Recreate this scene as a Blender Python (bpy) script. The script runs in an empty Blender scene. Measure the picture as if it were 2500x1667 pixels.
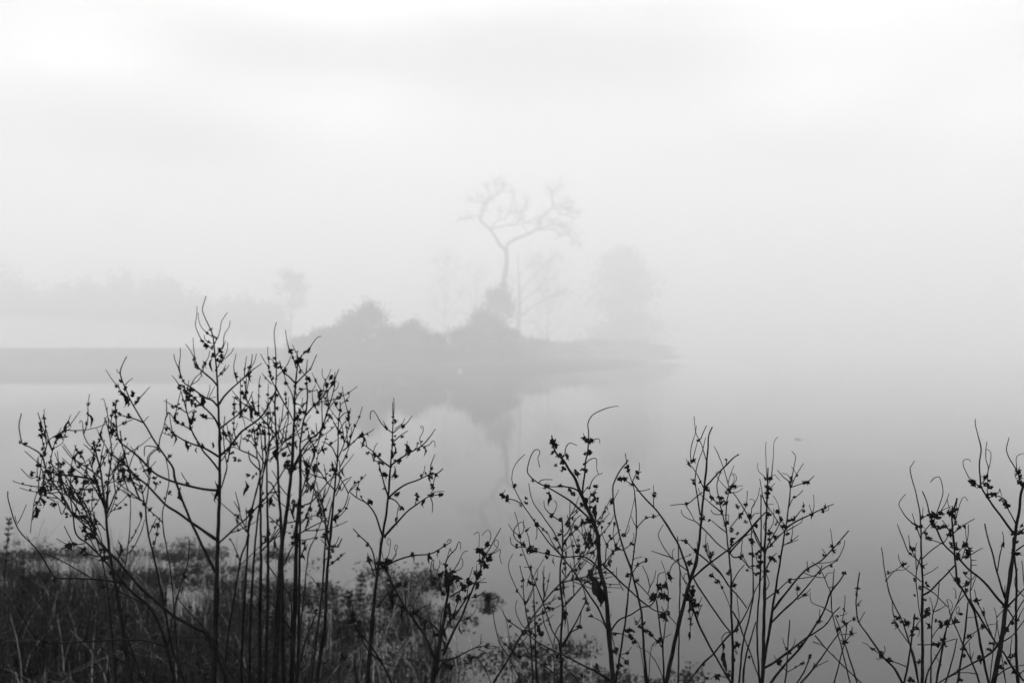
SKY_PATCHES = [(190,120,190,80,4),(860,275,230,75,6),(1980,235,200,70,5),(1950,10,380,110,3),(2420,310,160,80,6),(900,0,300,70,4),
               (330,350,300,80,-7),(500,390,180,70,-4),(1250,200,380,120,-4),(1650,130,300,100,-4),(2000,370,380,70,-4),(600,150,220,70,-2),(100,560,500,60,-4),(2100,560,500,60,-3)]
SKY_G, SKY_B = 18.0, 7.6
HAZE_TOP, HAZE_D, MIST_D, HAZE_C = 46.0, 0.0006, .0120, .97
EXPO = .285
import bpy, math, random
from mathutils import Vector, Matrix, noise
R = math.radians
sc = bpy.context.scene
COL = sc.collection
# ------------------------------------------------------------------ camera, sky, sun, exposure
EYE = Vector((0.0, 0.0, 2.0))          # water surface is z = 0
FPX = 2430.0                            # focal length in pixels of the 2500 px wide photo
PITCH = math.atan(21.5 / FPX)
cam_d = bpy.data.cameras.new('camera'); cam = bpy.data.objects.new('camera', cam_d); COL.objects.link(cam)
cam_d.sensor_width = 36; cam_d.lens = 36 * FPX / 2500; cam_d.clip_start = .05; cam_d.clip_end = 5000
cam.location = EYE; cam.rotation_euler = (math.pi/2 + PITCH, 0, 0)
cam_d.dof.use_dof = True; cam_d.dof.focus_distance = 2.35; cam_d.dof.aperture_fstop = 4.3
sc.camera = cam
sc.cycles.use_denoising = True
sc.cycles.volume_bounces = 8; sc.cycles.max_bounces = 14; sc.cycles.transparent_max_bounces = 16
sc.cycles.volume_step_rate = 1.0
sc.view_settings.view_transform = 'Standard'; sc.view_settings.look = 'None'
sc.view_settings.exposure = EXPO; sc.view_settings.gamma = 1.0; sc.view_settings.use_curve_mapping = False
CP, SP = math.cos(PITCH), math.sin(PITCH)
def P(px, py, d):
    """point at forward distance d seen at photo pixel (px,py)"""
    u = (px - 1250) / FPX; v = (833.5 - py) / FPX
    return EYE + Vector((u*d, d*CP - v*d*SP, d*SP + v*d*CP))
def DIR(px, py): return (P(px, py, 1.0) - EYE).normalized()

W = bpy.data.worlds.new('World'); sc.world = W; W.use_nodes = True
nt = W.node_tree; N = nt.nodes; L = nt.links; N.clear()
def nd(t, **k):
    n = N.new(t)
    for a, b in k.items(): setattr(n, a, b)
    return n
def mth(op, a, b=None, c=None, clamp=False):
    n = nd('ShaderNodeMath', operation=op); n.use_clamp = clamp
    for i, v in enumerate((a, b, c)):
        if v is None: continue
        if isinstance(v, (int, float)): n.inputs[i].default_value = v
        else: L.new(v, n.inputs[i])
    return n.outputs[0]
sky = nd('ShaderNodeTexSky', sky_type='NISHITA'); sky.sun_disc = False
SUN_EL, SUN_ROT = R(38), R(200)
sky.sun_elevation = SUN_EL; sky.sun_rotation = SUN_ROT; sky.dust_density = 6; sky.air_density = 1
bw = nd('ShaderNodeRGBToBW'); L.new(sky.outputs[0], bw.inputs[0])
tc = nd('ShaderNodeTexCoord'); mp = nd('ShaderNodeMapping'); mp.inputs['Scale'].default_value = (1, 1, 4.5)
L.new(tc.outputs['Generated'], mp.inputs[0])
nz = nd('ShaderNodeTexNoise'); nz.inputs['Scale'].default_value = 3.4; nz.inputs['Detail'].default_value = 4; nz.inputs['Roughness'].default_value = .45
nz.inputs['Distortion'].default_value = .3
L.new(mp.outputs[0], nz.inputs[0])
cl = mth('MULTIPLY_ADD', nz.outputs[0], CLOUD_K:=9.0, -CLOUD_K*.5)
# bright breaks and darker sheets of the overcast, each at its own direction in the sky
def patch(px, py, wx, wy, amp):
    c = DIR(px, py)
    s = nd('ShaderNodeVectorMath', operation='SUBTRACT'); L.new(tc.outputs['Generated'], s.inputs[0]); s.inputs[1].default_value = c
    m = nd('ShaderNodeVectorMath', operation='MULTIPLY'); L.new(s.outputs[0], m.inputs[0]); m.inputs[1].default_value = (FPX/wx, FPX/wx, FPX/wy)
    d = nd('ShaderNodeVectorMath', operation='DOT_PRODUCT'); L.new(m.outputs[0], d.inputs[0]); L.new(m.outputs[0], d.inputs[1])
    e = mth('EXPONENT', mth('MULTIPLY', d.outputs['Value'], -1))
    return mth('MULTIPLY', e, amp)
tot = cl
for a in SKY_PATCHES: tot = mth('ADD', tot, patch(*a))
sx = nd('ShaderNodeSeparateXYZ'); L.new(tc.outputs['Generated'], sx.inputs[0])
el = mth('MAXIMUM', sx.outputs[2], 0.0)
grad = mth('MULTIPLY_ADD', mth('MAXIMUM', mth('SUBTRACT', mth('MINIMUM', el, .9), .32), 0.0), SKY_G, SKY_B)     # an overcast sky grows brighter towards the zenith
tot = mth('ADD', grad, mth('MULTIPLY', tot, mth('MULTIPLY', el, 3.0, clamp=True)))
tot = mth('ADD', mth('MAXIMUM', tot, .25), mth('MULTIPLY', bw.outputs[0], 0.35))
mx = nd('ShaderNodeCombineColor')
for i in range(3): L.new(tot, mx.inputs[i])
bg = nd('ShaderNodeBackground'); bg.inputs['Strength'].default_value = .1
L.new(mx.outputs[0], bg.inputs[0])
ow = nd('ShaderNodeOutputWorld'); L.new(bg.outputs[0], ow.inputs[0])

sun_d = bpy.data.lights.new('sun', 'SUN'); sun_d.energy = 0.5; sun_d.angle = R(25); sun_d.color = (1, 1, 1)
sun = bpy.data.objects.new('sun', sun_d); COL.objects.link(sun)
sv = Vector((math.sin(SUN_ROT)*math.cos(SUN_EL), math.cos(SUN_ROT)*math.cos(SUN_EL), math.sin(SUN_EL)))
sun.rotation_euler = (-sv).to_track_quat('-Z', 'Y').to_euler()

# ------------------------------------------------------------------ helpers
def mat(name, v, v2=None, rough=.9, scale=8, spec=.3, bump=0, coord='Object'):
    m = bpy.data.materials.new(name); m.use_nodes = True
    t = m.node_tree; b = t.nodes['Principled BSDF']
    b.inputs['Roughness'].default_value = rough; b.inputs['Specular IOR Level'].default_value = spec
    v2 = v if v2 is None else v2
    c = t.nodes.new('ShaderNodeTexCoord'); n = t.nodes.new('ShaderNodeTexNoise'); n.inputs['Scale'].default_value = scale; n.inputs['Detail'].default_value = 5
    t.links.new(c.outputs[coord], n.inputs[0])
    r = t.nodes.new('ShaderNodeValToRGB'); r.color_ramp.elements[0].position = .35; r.color_ramp.elements[1].position = .65
    r.color_ramp.elements[0].color = (v, v, v, 1); r.color_ramp.elements[1].color = (v2, v2, v2, 1)
    t.links.new(n.outputs[0], r.inputs[0]); t.links.new(r.outputs[0], b.inputs['Base Color'])
    if bump:
        bp = t.nodes.new('ShaderNodeBump'); bp.inputs['Strength'].default_value = bump
        t.links.new(n.outputs[0], bp.inputs['Height']); t.links.new(bp.outputs[0], b.inputs['Normal'])
    return m
M_STEM = mat('dry_stem', .003, .009, .9, 60, .06, .3)
M_HEAD = mat('dry_seed_husk', .003, .009, .95, 90, .05)
M_LEAFDRY = mat('withered_leaf', .003, .01, .95, 40, .05)
M_BARK = mat('tree_bark', .06, .12, .95, 3, .1)
M_TWIG = mat('tree_twigs', .07, .11, .95, 2, .1)
M_FOL = mat('evergreen_foliage', .035, .09, .9, .6, .1)
M_SHRUB = mat('bank_shrub_foliage', .03, .075, .9, .8, .1)
M_GRASSFAR = mat('far_bank_grass', .02, .05, .95, .6, .1)
M_SOIL = mat('damp_soil', .003, .01, .95, 3, .05, .4)
M_WEED = mat('shore_weeds', .002, .016, .85, 22, .1)
M_STRAW = mat('dead_straw', .02, .2, .8, 12, .3)

class MB:
    def __init__(s): s.v = []; s.f = []
    def tube(s, pts, rs, n=6, cap=True):
        """pts: Vectors, rs: radii"""
        m = len(pts)
        if m < 2: return
        base = len(s.v); ref = None
        for i, p in enumerate(pts):
            t = (pts[min(i+1, m-1)] - pts[max(i-1, 0)])
            t = t.normalized() if t.length > 1e-9 else Vector((0, 0, 1))
            if ref is None:
                ref = t.cross(Vector((0, 1, .13))); 
                if ref.length < .1: ref = t.cross(Vector((1, 0, 0)))
            a = (ref - t*ref.dot(t))
            a = a.normalized() if a.length > 1e-6 else t.orthogonal().normalized()
            ref = a; b = t.cross(a)
            for k in range(n):
                q = 2*math.pi*k/n
                s.v.append(p + (a*math.cos(q) + b*math.sin(q))*rs[i])
        for i in range(m-1):
            for k in range(n):
                k2 = (k+1) % n
                s.f.append((base+i*n+k, base+i*n+k2, base+(i+1)*n+k2, base+(i+1)*n+k))
        if cap:
            s.v.append(pts[-1] + (pts[-1]-pts[-2]).normalized()*rs[-1]*.6); e = len(s.v)-1
            for k in range(n): s.f.append((base+(m-1)*n+k, base+(m-1)*n+(k+1) % n, e))
            s.v.append(pts[0]); e = len(s.v)-1
            for k in range(n): s.f.append((base+(k+1) % n, base+k, e))
    def poly(s, vs, faces):
        b = len(s.v); s.v += list(vs); s.f += [tuple(b+i for i in f) for f in faces]
    def build(s, name, m, parent=None, origin=None, smooth=True):
        me = bpy.data.meshes.new(name)
        o3 = Vector(origin) if origin is not None else Vector((0, 0, 0))
        me.from_pydata([tuple(Vector(v)-o3) for v in s.v], [], s.f); me.update()
        if smooth: me.polygons.foreach_set('use_smooth', [True]*len(me.polygons))
        me.materials.append(m)
        o = bpy.data.objects.new(name, me); COL.objects.link(o)
        if parent is not None:
            o.parent = parent; o.location = o3 - PW(parent)
        else: o.location = o3
        return o
def PW(o):
    v = Vector(o.location)
    while o.parent is not None: o = o.parent; v += o.location
    return v
def empty(name, loc, label, cat, group=None):
    o = bpy.data.objects.new(name, None); COL.objects.link(o); o.location = loc; o.empty_display_size = .1
    tag(o, label, cat, group); return o
def tag(o, label=None, cat=None, group=None, kind=None):
    if label: o['label'] = label
    if cat: o['category'] = cat
    if group: o['group'] = group
    if kind: o['kind'] = kind
    return o
def spline(pts, step):
    """Catmull-Rom through pts, sampled every ~step"""
    out = []
    n = len(pts)
    for i in range(n-1):
        p0 = pts[max(i-1, 0)]; p1 = pts[i]; p2 = pts[i+1]; p3 = pts[min(i+2, n-1)]
        k = max(1, int(math.ceil((p2-p1).length/step)))
        for j in range(k):
            t = j/k; t2 = t*t; t3 = t2*t
            out.append(.5*((2*p1) + (-p0+p2)*t + (2*p0-5*p1+4*p2-p3)*t2 + (-p0+3*p1-3*p2+p3)*t3))
    out.append(pts[-1].copy())
    return out

# ------------------------------------------------------------------ water, land
def grid_obj(name, xs, ys, fz, m):
    b = MB(); nx = len(xs)
    for y in ys:
        for x in xs: b.v.append(Vector((x, y, fz(x, y))))
    for j in range(len(ys)-1):
        for i in range(nx-1): b.f.append((j*nx+i, j*nx+i+1, (j+1)*nx+i+1, (j+1)*nx+i))
    o = b.build(name, m); tag(o, kind='structure'); return o
mw = bpy.data.materials.new('lake_water'); mw.use_nodes = True
t = mw.node_tree; b = t.nodes['Principled BSDF']
b.inputs['Base Color'].default_value = (.012, .012, .012, 1); b.inputs['Roughness'].default_value = .03; b.inputs['IOR'].default_value = 1.333
c = t.nodes.new('ShaderNodeTexCoord'); mpn = t.nodes.new('ShaderNodeMapping'); mpn.inputs['Scale'].default_value = (.5, 1.6, 1)
n1 = t.nodes.new('ShaderNodeTexNoise'); n1.inputs['Scale'].default_value = .8; n1.inputs['Detail'].default_value = 3
n2 = t.nodes.new('ShaderNodeTexNoise'); n2.inputs['Scale'].default_value = .06; n2.inputs['Detail'].default_value = 2
t.links.new(c.outputs['Object'], mpn.inputs[0]); t.links.new(mpn.outputs[0], n1.inputs[0]); t.links.new(c.outputs['Object'], n2.inputs[0])
mm = t.nodes.new('ShaderNodeMath'); mm.operation = 'MULTIPLY'; t.links.new(n1.outputs[0], mm.inputs[0])
rp = t.nodes.new('ShaderNodeMapRange'); rp.inputs['From Min'].default_value = .42; rp.inputs['From Max'].default_value = .62; rp.inputs['To Min'].default_value = .15
t.links.new(n2.outputs[0], rp.inputs['Value']); t.links.new(rp.outputs[0], mm.inputs[1])
bp = t.nodes.new('ShaderNodeBump'); bp.inputs['Strength'].default_value = .2; bp.inputs['Distance'].default_value = .012
t.links.new(mm.outputs[0], bp.inputs['Height']); t.links.new(bp.outputs[0], b.inputs['Normal'])
wb = MB(); wb.poly([Vector((-600, -40, 0)), Vector((600, -40, 0)), Vector((600, 600, 0)), Vector((-600, 600, 0))], [(0, 1, 2, 3)])
tag(wb.build('lake_water', mw), kind='structure')
tag(grid_obj('lake_bed', [-620, 620], [-60, 620], lambda x, y: -1.2, M_SOIL), kind='structure')

def near_edge(x):       # where the near bank meets the water
    return 4.6 + 2.3/(1+math.exp((x+.9)*1.6)) + .3*math.sin(x*1.7) + .2*math.sin(x*4.1+1)
def near_z(x, y):
    d = near_edge(x) - y
    z = .45*(1-math.exp(-max(d, 0)/2.2)) if d > 0 else max(d*.35, -1.0)
    return z + .03*noise.noise(Vector((x*1.3, y*1.3, 0)))
xs = [-40+i*2 for i in range(13)] + [-14+i*.35 for i in range(81)] + [16+i*2 for i in range(13)]
ys = [-30, -20, -12, -8, -5, -3, -2] + [-1+i*.3 for i in range(42)]
grid_obj('near_bank', xs, ys, near_z, M_SOIL)

def bank(name, line, h, wid, m=M_GRASSFAR, seed=0):
    """a long low earth bank along a ground line; line: (x,y) of its waterline"""
    rnd = random.Random(seed)
    pts = spline([Vector((x, y, 0)) for x, y in line], 3)
    b = MB(); prof = [(-2, -1.2), (0, -.02), (.6, .35), (1.6, .7*h), (3.2, .96*h), (5, h), (wid*.5, h*.98), (wid, h*.9), (wid+4, -1.2)]
    for i, p in enumerate(pts):
        tn = (pts[min(i+1, len(pts)-1)] - pts[max(i-1, 0)]).normalized(); nn = Vector((-tn.y, tn.x, 0))
        for (o, z) in prof:
            q = p + nn*(o + (.5*noise.noise(Vector((i*.13, o, seed))) if o >= 0 else 0)); q.z = z + (.07*noise.noise(Vector((i*.3, o*3, seed+5))) if z > .2 else 0)
            b.v.append(q)
    n = len(prof)
    for i in range(len(pts)-1):
        for k in range(n-1): b.f.append((i*n+k, (i+1)*n+k, (i+1)*n+k+1, i*n+k+1))
    return tag(b.build(name, m), kind='structure')
bank('far_bank', [(-420, 128), (-200, 124), (-60, 122), (-28, 126), (-12, 150), (-2, 205), (8, 300), (20, 420), (30, 560)], 2.3, 60)
# the wooded point in the middle of the lake
def point_land():
    out = [(-23, 112), (-22, 101), (-16, 98), (-8, 96.5), (0, 98), (4, 104), (9, 118), (16, 138), (22, 160), (25, 190), (24, 222), (14, 248), (0, 260), (-30, 250), (-30, 140)]
    b = MB(); c = Vector((0, 160, 0)); n = len(out)
    P0 = spline([Vector((x, y, 0)) for x, y in out]+[Vector((out[0][0], out[0][1], 0))], 2.5)[:-1]; n = len(P0)
    for k, (s, z) in enumerate(((1.03, -1.2), (1.0, -.02), (.99, .25), (.96, .55), (.85, .8), (.4, 1.0))):
        for p in P0:
            q = c + (p-c)*s; q.z = z + (.12*noise.noise(q*.2) if z > .2 else 0); b.v.append(q)
    for k in range(5):
        for i in range(n): b.f.append((k*n+i, k*n+(i+1) % n, (k+1)*n+(i+1) % n, (k+1)*n+i))
    b.v.append(Vector((0, 160, 1.0))); e = len(b.v)-1
    for i in range(n): b.f.append((5*n+i, 5*n+(i+1) % n, e))
    return tag(b.build('wooded_point_ground', M_GRASSFAR), kind='structure')
point_land()
# ------------------------------------------------------------------ trees and shrubs beyond the water
def leaf_faces(b, c, r, n, size, rnd, lobes=9, shell=.55):
    """ragged foliage: many small leaf clumps spread through overlapping lobes inside an ellipsoid"""
    c = Vector(c); L_ = []
    for _ in range(lobes):
        while True:
            q = Vector([rnd.uniform(-1, 1) for _ in range(3)])
            if q.length < 1: break
        L_.append((Vector((q.x*r[0]*.68, q.y*r[1]*.68, q.z*r[2]*.68)), rnd.uniform(.28, .5)))
    for _ in range(n):
        o, s = rnd.choice(L_)
        d = Vector([rnd.gauss(0, .66) for _ in range(3)])
        if d.length > 2.3: d *= .6
        p = c + o + Vector((d.x*r[0]*s, d.y*r[1]*s, d.z*r[2]*s))
        u = Vector([rnd.gauss(0, 1) for _ in range(3)]).normalized(); w = u.orthogonal().normalized()
        k = size*rnd.uniform(.5, 1.4)
        b.poly([p-u*k, p+w*k*.55, p+u*k*.8, p-w*k*.5+u*.2*k], [(0, 1, 2, 3)])
def grow(b, p, d, ln, r, lev, rnd, spread=.6, up=.15, kids=3, tips=None, rmin=.012, n=5, wander=.25):
    k = 4; pts = [p.copy()]; rs = [r]
    for i in range(k):
        d = (d + Vector((rnd.gauss(0, wander), rnd.gauss(0, wander), rnd.gauss(0, wander*.6)+up*.4))).normalized()
        p = p + d*ln/k; pts.append(p.copy()); rs.append(max(rmin, r*(1-.45*(i+1)/k)))
    b.tube(pts, rs, n if lev > 1 else 3, cap=False)
    if lev <= 0:
        if tips is not None: tips.append(p.copy())
        return
    for j in range(kids):
        i = rnd.choice((2, 3, 4)) if j else 4
        a = rnd.uniform(0, 6.28); s = Vector((math.cos(a), math.sin(a), rnd.uniform(-.1, .6)))
        dd = (d*(1-spread*.5) + s*spread).normalized()
        grow(b, pts[i], dd, ln*rnd.uniform(.55, .8), rs[i]*rnd.uniform(.5, .7), lev-1, rnd, spread, up, kids, tips, rmin, n, wander)
def zbase(p, z): q = p.copy(); q.z = z; return q

# the tall bare tree with its two great limbs, traced limb by limb
def T(x, y): return (1050 + x*450/1568, 400 + y*450/1568)
MAIN = [(50, 34, [(548,1500),(560,1360),(575,1250),(600,1150),(615,1050),(635,960),(648,880),(652,800),(645,720)]),
 (28, 7, [(645,735),(590,685),(560,630),(510,560),(435,485),(435,420),(470,340),(520,290),(590,250),(620,200),(600,140)]),
 (28, 8, [(647,735),(665,680),(740,635),(830,600),(925,545),(930,490),(985,420),(1040,370),(1040,300),(1030,235),(995,190)]),
 (13, 5, [(510,560),(560,545),(650,525),(735,515),(760,460),(775,420),(815,380),(820,320)]),
 (11, 4, [(520,550),(570,490),(640,460),(690,415),(770,400)]), (6, 3, [(690,415),(690,350),(715,290)]), (5, 3, [(580,480),(595,400)]),
 (10, 4, [(435,470),(380,440),(330,460),(240,470)]), (8, 4, [(500,310),(440,270),(410,280)]), (9, 4, [(480,325),(400,330),(340,310)]),
 (8, 4, [(510,290),(480,210),(480,160)]), (8, 4, [(570,255),(555,200),(560,150)]), (7, 3, [(615,225),(660,240),(700,230)]), (8, 4, [(1030,240),(1080,210),(1120,190)]),
 (13, 4, [(925,555),(1000,560),(1050,560),(1100,600),(1150,610)]), (12, 4, [(940,550),(1040,515),(1110,530),(1160,580),(1210,640),(1280,680)]),
 (10, 4, [(1040,510),(1080,465),(1120,510),(1180,550),(1240,600)]), (10, 5, [(830,600),(815,550),(790,545),(800,505),(900,490)]),
 (11, 4, [(1040,375),(1110,380),(1170,385),(1200,400),(1270,415)]), (9, 4, [(1040,340),(1110,350),(1160,330),(1220,330)]), (6, 3, [(1110,352),(1150,375),(1190,370)]),
 (7, 4, [(1060,385),(1110,430),(1170,440),(1210,470)]), (6, 4, [(985,425),(1020,470),(1040,510)]), (6, 3, [(440,420),(480,385),(470,350)])]
SECOND = [(50, 7, [(742,1600),(745,1500),(750,1400),(762,1150),(755,950),(745,770)]), (13, 4, [(765,1300),(880,1210),(960,1165),(1050,1120),(1180,1060)]),
 (11, 4, [(760,1120),(850,980),(960,880),(1050,800)]), (9, 4, [(755,1345),(850,1340),(900,1370),(960,1450)]), (9, 4, [(760,1040),(680,960),(640,900)]), (10, 4, [(758,1200),(840,1120),(950,1040),(1010,930)]),
 (8, 3, [(755,950),(840,870),(900,790)]), (8, 4, [(750,1260),(690,1290),(630,1340)])]
def traced_tree(root, segs, D, seed, nt_, twl=(25, 85), tw=2.6):
    rnd = random.Random(seed); tb = MB(); cb = MB(); used = []
    for k, (w0, w1, pts) in enumerate(segs):
        q = [Vector((x, y, 0)) for x, y in pts]; q = spline(q, 10)
        d0 = 0
        if used:
            d0 = min(used, key=lambda u: (u[0]-q[0]).length)[1]
        sl = rnd.uniform(-.55, .55) if k > 2 else (0 if k == 0 else (.15 if k == 1 else -.15))
        ln = 0; P3 = []; rs = []
        for i, a in enumerate(q):
            if i: ln += (a-q[i-1]).length
            dd = d0 + sl*ln*.287/FPX*D
            used.append((a.copy(), dd))
            x, y = T(a.x, a.y); f = i/max(1, len(q)-1)
            P3.append(P(x, y, D+dd)); rs.append((w0+(w1-w0)*f**.8+1.5)*.5*.287/FPX*D)
        (tb if w0 > 10 else cb).tube(P3, rs, 8 if w0 > 10 else 5)
        if k == 0: continue
        m = len(q)
        for _ in range(int(nt_*max(1, ln/150))):
            i = rnd.randint(int(m*.35), m-1)
            if i < 1: continue
            pp = P3[i]; tdir = (P3[i]-P3[i-1]).normalized()
            s = Vector([rnd.gauss(0, 1) for _ in range(3)]).normalized()
            grow(cb, pp, (tdir*.8+s).normalized(), rnd.uniform(*twl)*.287/FPX*D*.6, tw*.5*.287/FPX*D*1.3, 2, rnd, .55, .12, 2, None, .016, 3, .3)
    tb.build('trunk', M_BARK, root, P3[0]*0 + PW(root)); cb.build('crown', M_TWIG, root, PW(root))
def island_root(px, D, label, cat, group=None, z=.8):
    p = P(px, 855, D); p.z = z; return empty(NAME, p, label, cat, group)
NAME = 'bare_tree'
G_PT = 'trees on the wooded point'
traced_tree(island_root(1207, 150, 'tall bare tree whose trunk forks into two great spreading limbs above the fog', 'tree', G_PT), MAIN, 150, 3, 16, (30, 105), 2.8)
traced_tree(island_root(1263, 170, 'straight slender tree trunk just right of the tall forked tree', 'tree', G_PT), SECOND, 170, 5, 15, (60, 190), 3.0)

def bare(px, top, D, label, seed, hw, group, trunk_frac=.4, z=.8, kids=4, lev=4, w=7, leaves=0):
    rnd = random.Random(seed); base = P(px, 855, D); base.z = z
    H = (855-top)/FPX*D + 2 - z
    root = empty(NAME, base, label, 'tree', group)
    tb = MB(); cb = MB(); tips = []
    pts = [base - Vector((0, 0, .4)), base + Vector((rnd.uniform(-.2, .2), 0, H*trunk_frac*.5)), base + Vector((rnd.uniform(-.3, .3), 0, H*trunk_frac)), base + Vector((rnd.uniform(-.5, .5), 0, H*.8))]
    r = w*.5/FPX*D; sp = spline(pts, H/12)
    tb.tube(sp, [r*(1-.85*i/(len(sp)-1))+.03 for i in range(len(sp))], 7)
    S = hw/FPX*D
    for k in range(16):
        f = trunk_frac + (1-trunk_frac)*k/16*.85; p = sp[min(len(sp)-1, int(f/.8*(len(sp)-1)))]
        a = k*2.4+rnd.random(); reach = S*(1.15-.8*abs((f-.55)))
        d = Vector((math.cos(a), math.sin(a), rnd.uniform(.4, 1.0))).normalized()
        grow(cb, p, d, reach*.5, r*.32, lev-1, rnd, .6, .2, 3, tips, .02, 4, .22)
    if leaves:
        for p in tips:
            for _ in range(leaves):
                q = p + Vector([rnd.gauss(0, .35) for _ in range(3)]); u = Vector([rnd.gauss(0, 1) for _ in range(3)]).normalized()*.16; v_ = u.orthogonal()
                cb.poly([q-u, q+v_, q+u, q-v_], [(0, 1, 2, 3)])
    tb.build('trunk', M_BARK, root, base); cb.build('crown', M_TWIG if not leaves else M_FOL, root, base)
bare(1085, 612, 205, 'faint bare tree with a tall oval crown, leftmost on the wooded point', 11, 62, G_PT, .35, leaves=1)
bare(1160, 640, 218, 'faint broad bare tree showing between the leftmost crown and the tall forked tree', 12, 60, G_PT, .35, leaves=1)
bare(1335, 640, 200, 'pale bare tree with spreading twigs right of the straight slender trunk', 13, 75, G_PT, .3, leaves=1)
bare(710, 672, 185, 'lone pale round-crowned tree on a thin trunk left of the wooded point', 14, 52, None, .5, z=2.0, w=10, leaves=2)

def leafy(name, px, top, hw, D, label, cat, seed, group, n, size, z=.3, low=.15, m=None, lean=0, tw=8, squash=1.0, stack=3, ay=None, rz=None):
    rnd = random.Random(seed); base = P(px, 855, D); base.z = z
    H = (855-top)/FPX*D + 2 - z; S = hw/FPX*D
    root = empty(name, base, label, cat, group)
    tb = MB(); fb = MB()
    nst = 1 if tw > 9 else 3
    for k in range(nst):
        a = rnd.uniform(0, 6.3); e = Vector((math.cos(a)*S*.4*(nst > 1) + lean*.5, math.sin(a)*S*.3*(nst > 1), H*.7))
        sp = spline([base-Vector((0, 0, .4)), base + e*.4, base + e], H/6)
        tb.tube(sp, [tw*.5/FPX*D*(1-.75*i/(len(sp)-1)) for i in range(len(sp))], 6)
        for _ in range(4):
            grow(tb, sp[rnd.randint(1, len(sp)-2)], Vector((rnd.uniform(-1, 1), rnd.uniform(-1, 1), .7)).normalized(), S*.5, tw*.15/FPX*D, 1, rnd)
    for k in range(stack):
        f = (k+.5)/stack; zc = H*(low + (1-low)*f); wd = (1-.45*f**2)*S if squash == 1.0 else S*math.sin(math.pi*(.22+.70*f))**.6
        leaf_faces(fb, base + Vector((lean*f + rnd.uniform(-.1, .1)*S, 0, zc)), (wd, ay or wd*.9, rz*H if rz else H*(1-low)/stack*(.95 if squash == 1.0 else 1.15)), n//stack, size, rnd, 12)
    tb.build('trunk' if tw > 9 else 'stem', M_BARK, root, base); fb.build('crown' if tw > 9 else 'foliage', m or M_SHRUB, root, base, smooth=False)
G_SH = 'shrubs along the wooded point'
SH = [(735, 826, 48, 112, 'low shrub at the left tip of the wooded point'), (795, 800, 55, 110, 'rounded shrub second from the left tip of the wooded point'),
 (890, 742, 62, 108, 'tallest shrub on the left half of the wooded point, domed top'), (850, 775, 55, 112, 'mid height shrub tucked against the left side of the domed shrub'),
 (950, 800, 48, 106, 'shrub just right of the domed shrub on the point'), (1015, 790, 55, 108, 'flat-topped shrub midway between the domed shrub and the tall forked tree'),
 (1075, 818, 45, 104, 'small shrub in the dip left of the tall forked tree'), (1130, 800, 45, 108, 'shrub at the foot of the dark leaning thicket'),
 (1180, 768, 60, 112, 'dark shrub under the tall forked tree'), (1235, 805, 50, 110, 'shrub between the tall forked tree and the straight slender trunk'),
 (1300, 828, 60, 122, 'low shrub right of the straight slender trunk'), (1375, 832, 62, 140, 'low spreading shrub left of the dense oval tree'),
 (1450, 828, 70, 158, 'low shrub beneath the left side of the dense oval tree'), (1535, 828, 72, 172, 'low shrub beneath the right side of the dense oval tree'),
 (1600, 840, 66, 184, 'last low shrub at the right end of the wooded point')]
for k, (px, top, hw, D, lb) in enumerate(SH):
    leafy('bank_shrub', px, top+4, hw*1.25, D, lb+' in fog' if len(lb.split()) < 15 else lb, 'shrub', 40+k, G_SH, 7000, .14, z=.35, low=-.05, tw=5)
leafy('leaning_tree', 1128, 704, 62, 132, 'dark leafy thicket leaning right against the trunk of the tall forked tree', 'tree', 61, None, 7500, .18, z=.6, low=.0, lean=6.2, tw=12)
leafy('evergreen_tree', 1520, 628, 108, 212, 'dense oval evergreen, broad pale mass at the right of the wooded point', 'tree', 62, None, 15000, .36, z=.9, low=.04, m=M_FOL, tw=16, squash=.9, stack=5)
G_FT = 'faint trees on the far left shore'
FT = [(182, 706, 60, 'low tree filling the gap left of the small domed tree'), (248, 704, 60, 'low tree filling the gap right of the small domed tree'), (515, 738, 70, 'lowest tree in the dip right of the far grove'), (655, 742, 60, 'low faint tree just left of the lone round-crowned tree'), (10, 674, 85, 'wide-topped tree at the left edge of the far treeline'), (90, 688, 70, 'second tree from the left edge of the far treeline'), (150, 694, 60, 'third tree from the left edge of the far treeline, flat crown'),
 (212, 694, 42, 'small domed tree standing apart left of the far grove'), (285, 688, 40, 'leftmost tree of the far grove'), (314, 681, 36, 'tree with raised crown second in the far grove'),
 (350, 690, 42, 'lower tree in the middle of the far grove'), (388, 680, 36, 'tallest tree near the right end of the far grove'), (415, 692, 40, 'last tree on the right end of the far grove'),
 (475, 722, 60, 'low tree right of the far grove fading into fog'), (610, 722, 48, 'small lone tree midway from the far grove to the round-crowned tree'), (560, 730, 60, 'low tree left of the small lone tree in fog')]
for k, (px, top, hw, lb) in enumerate(FT):
    leafy('far_tree', px, top+10, hw, 204, lb, 'tree', 80+k, G_FT, 4300, .4, z=2.0, low=.2, m=M_FOL, tw=12, stack=1, rz=.52)

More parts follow.
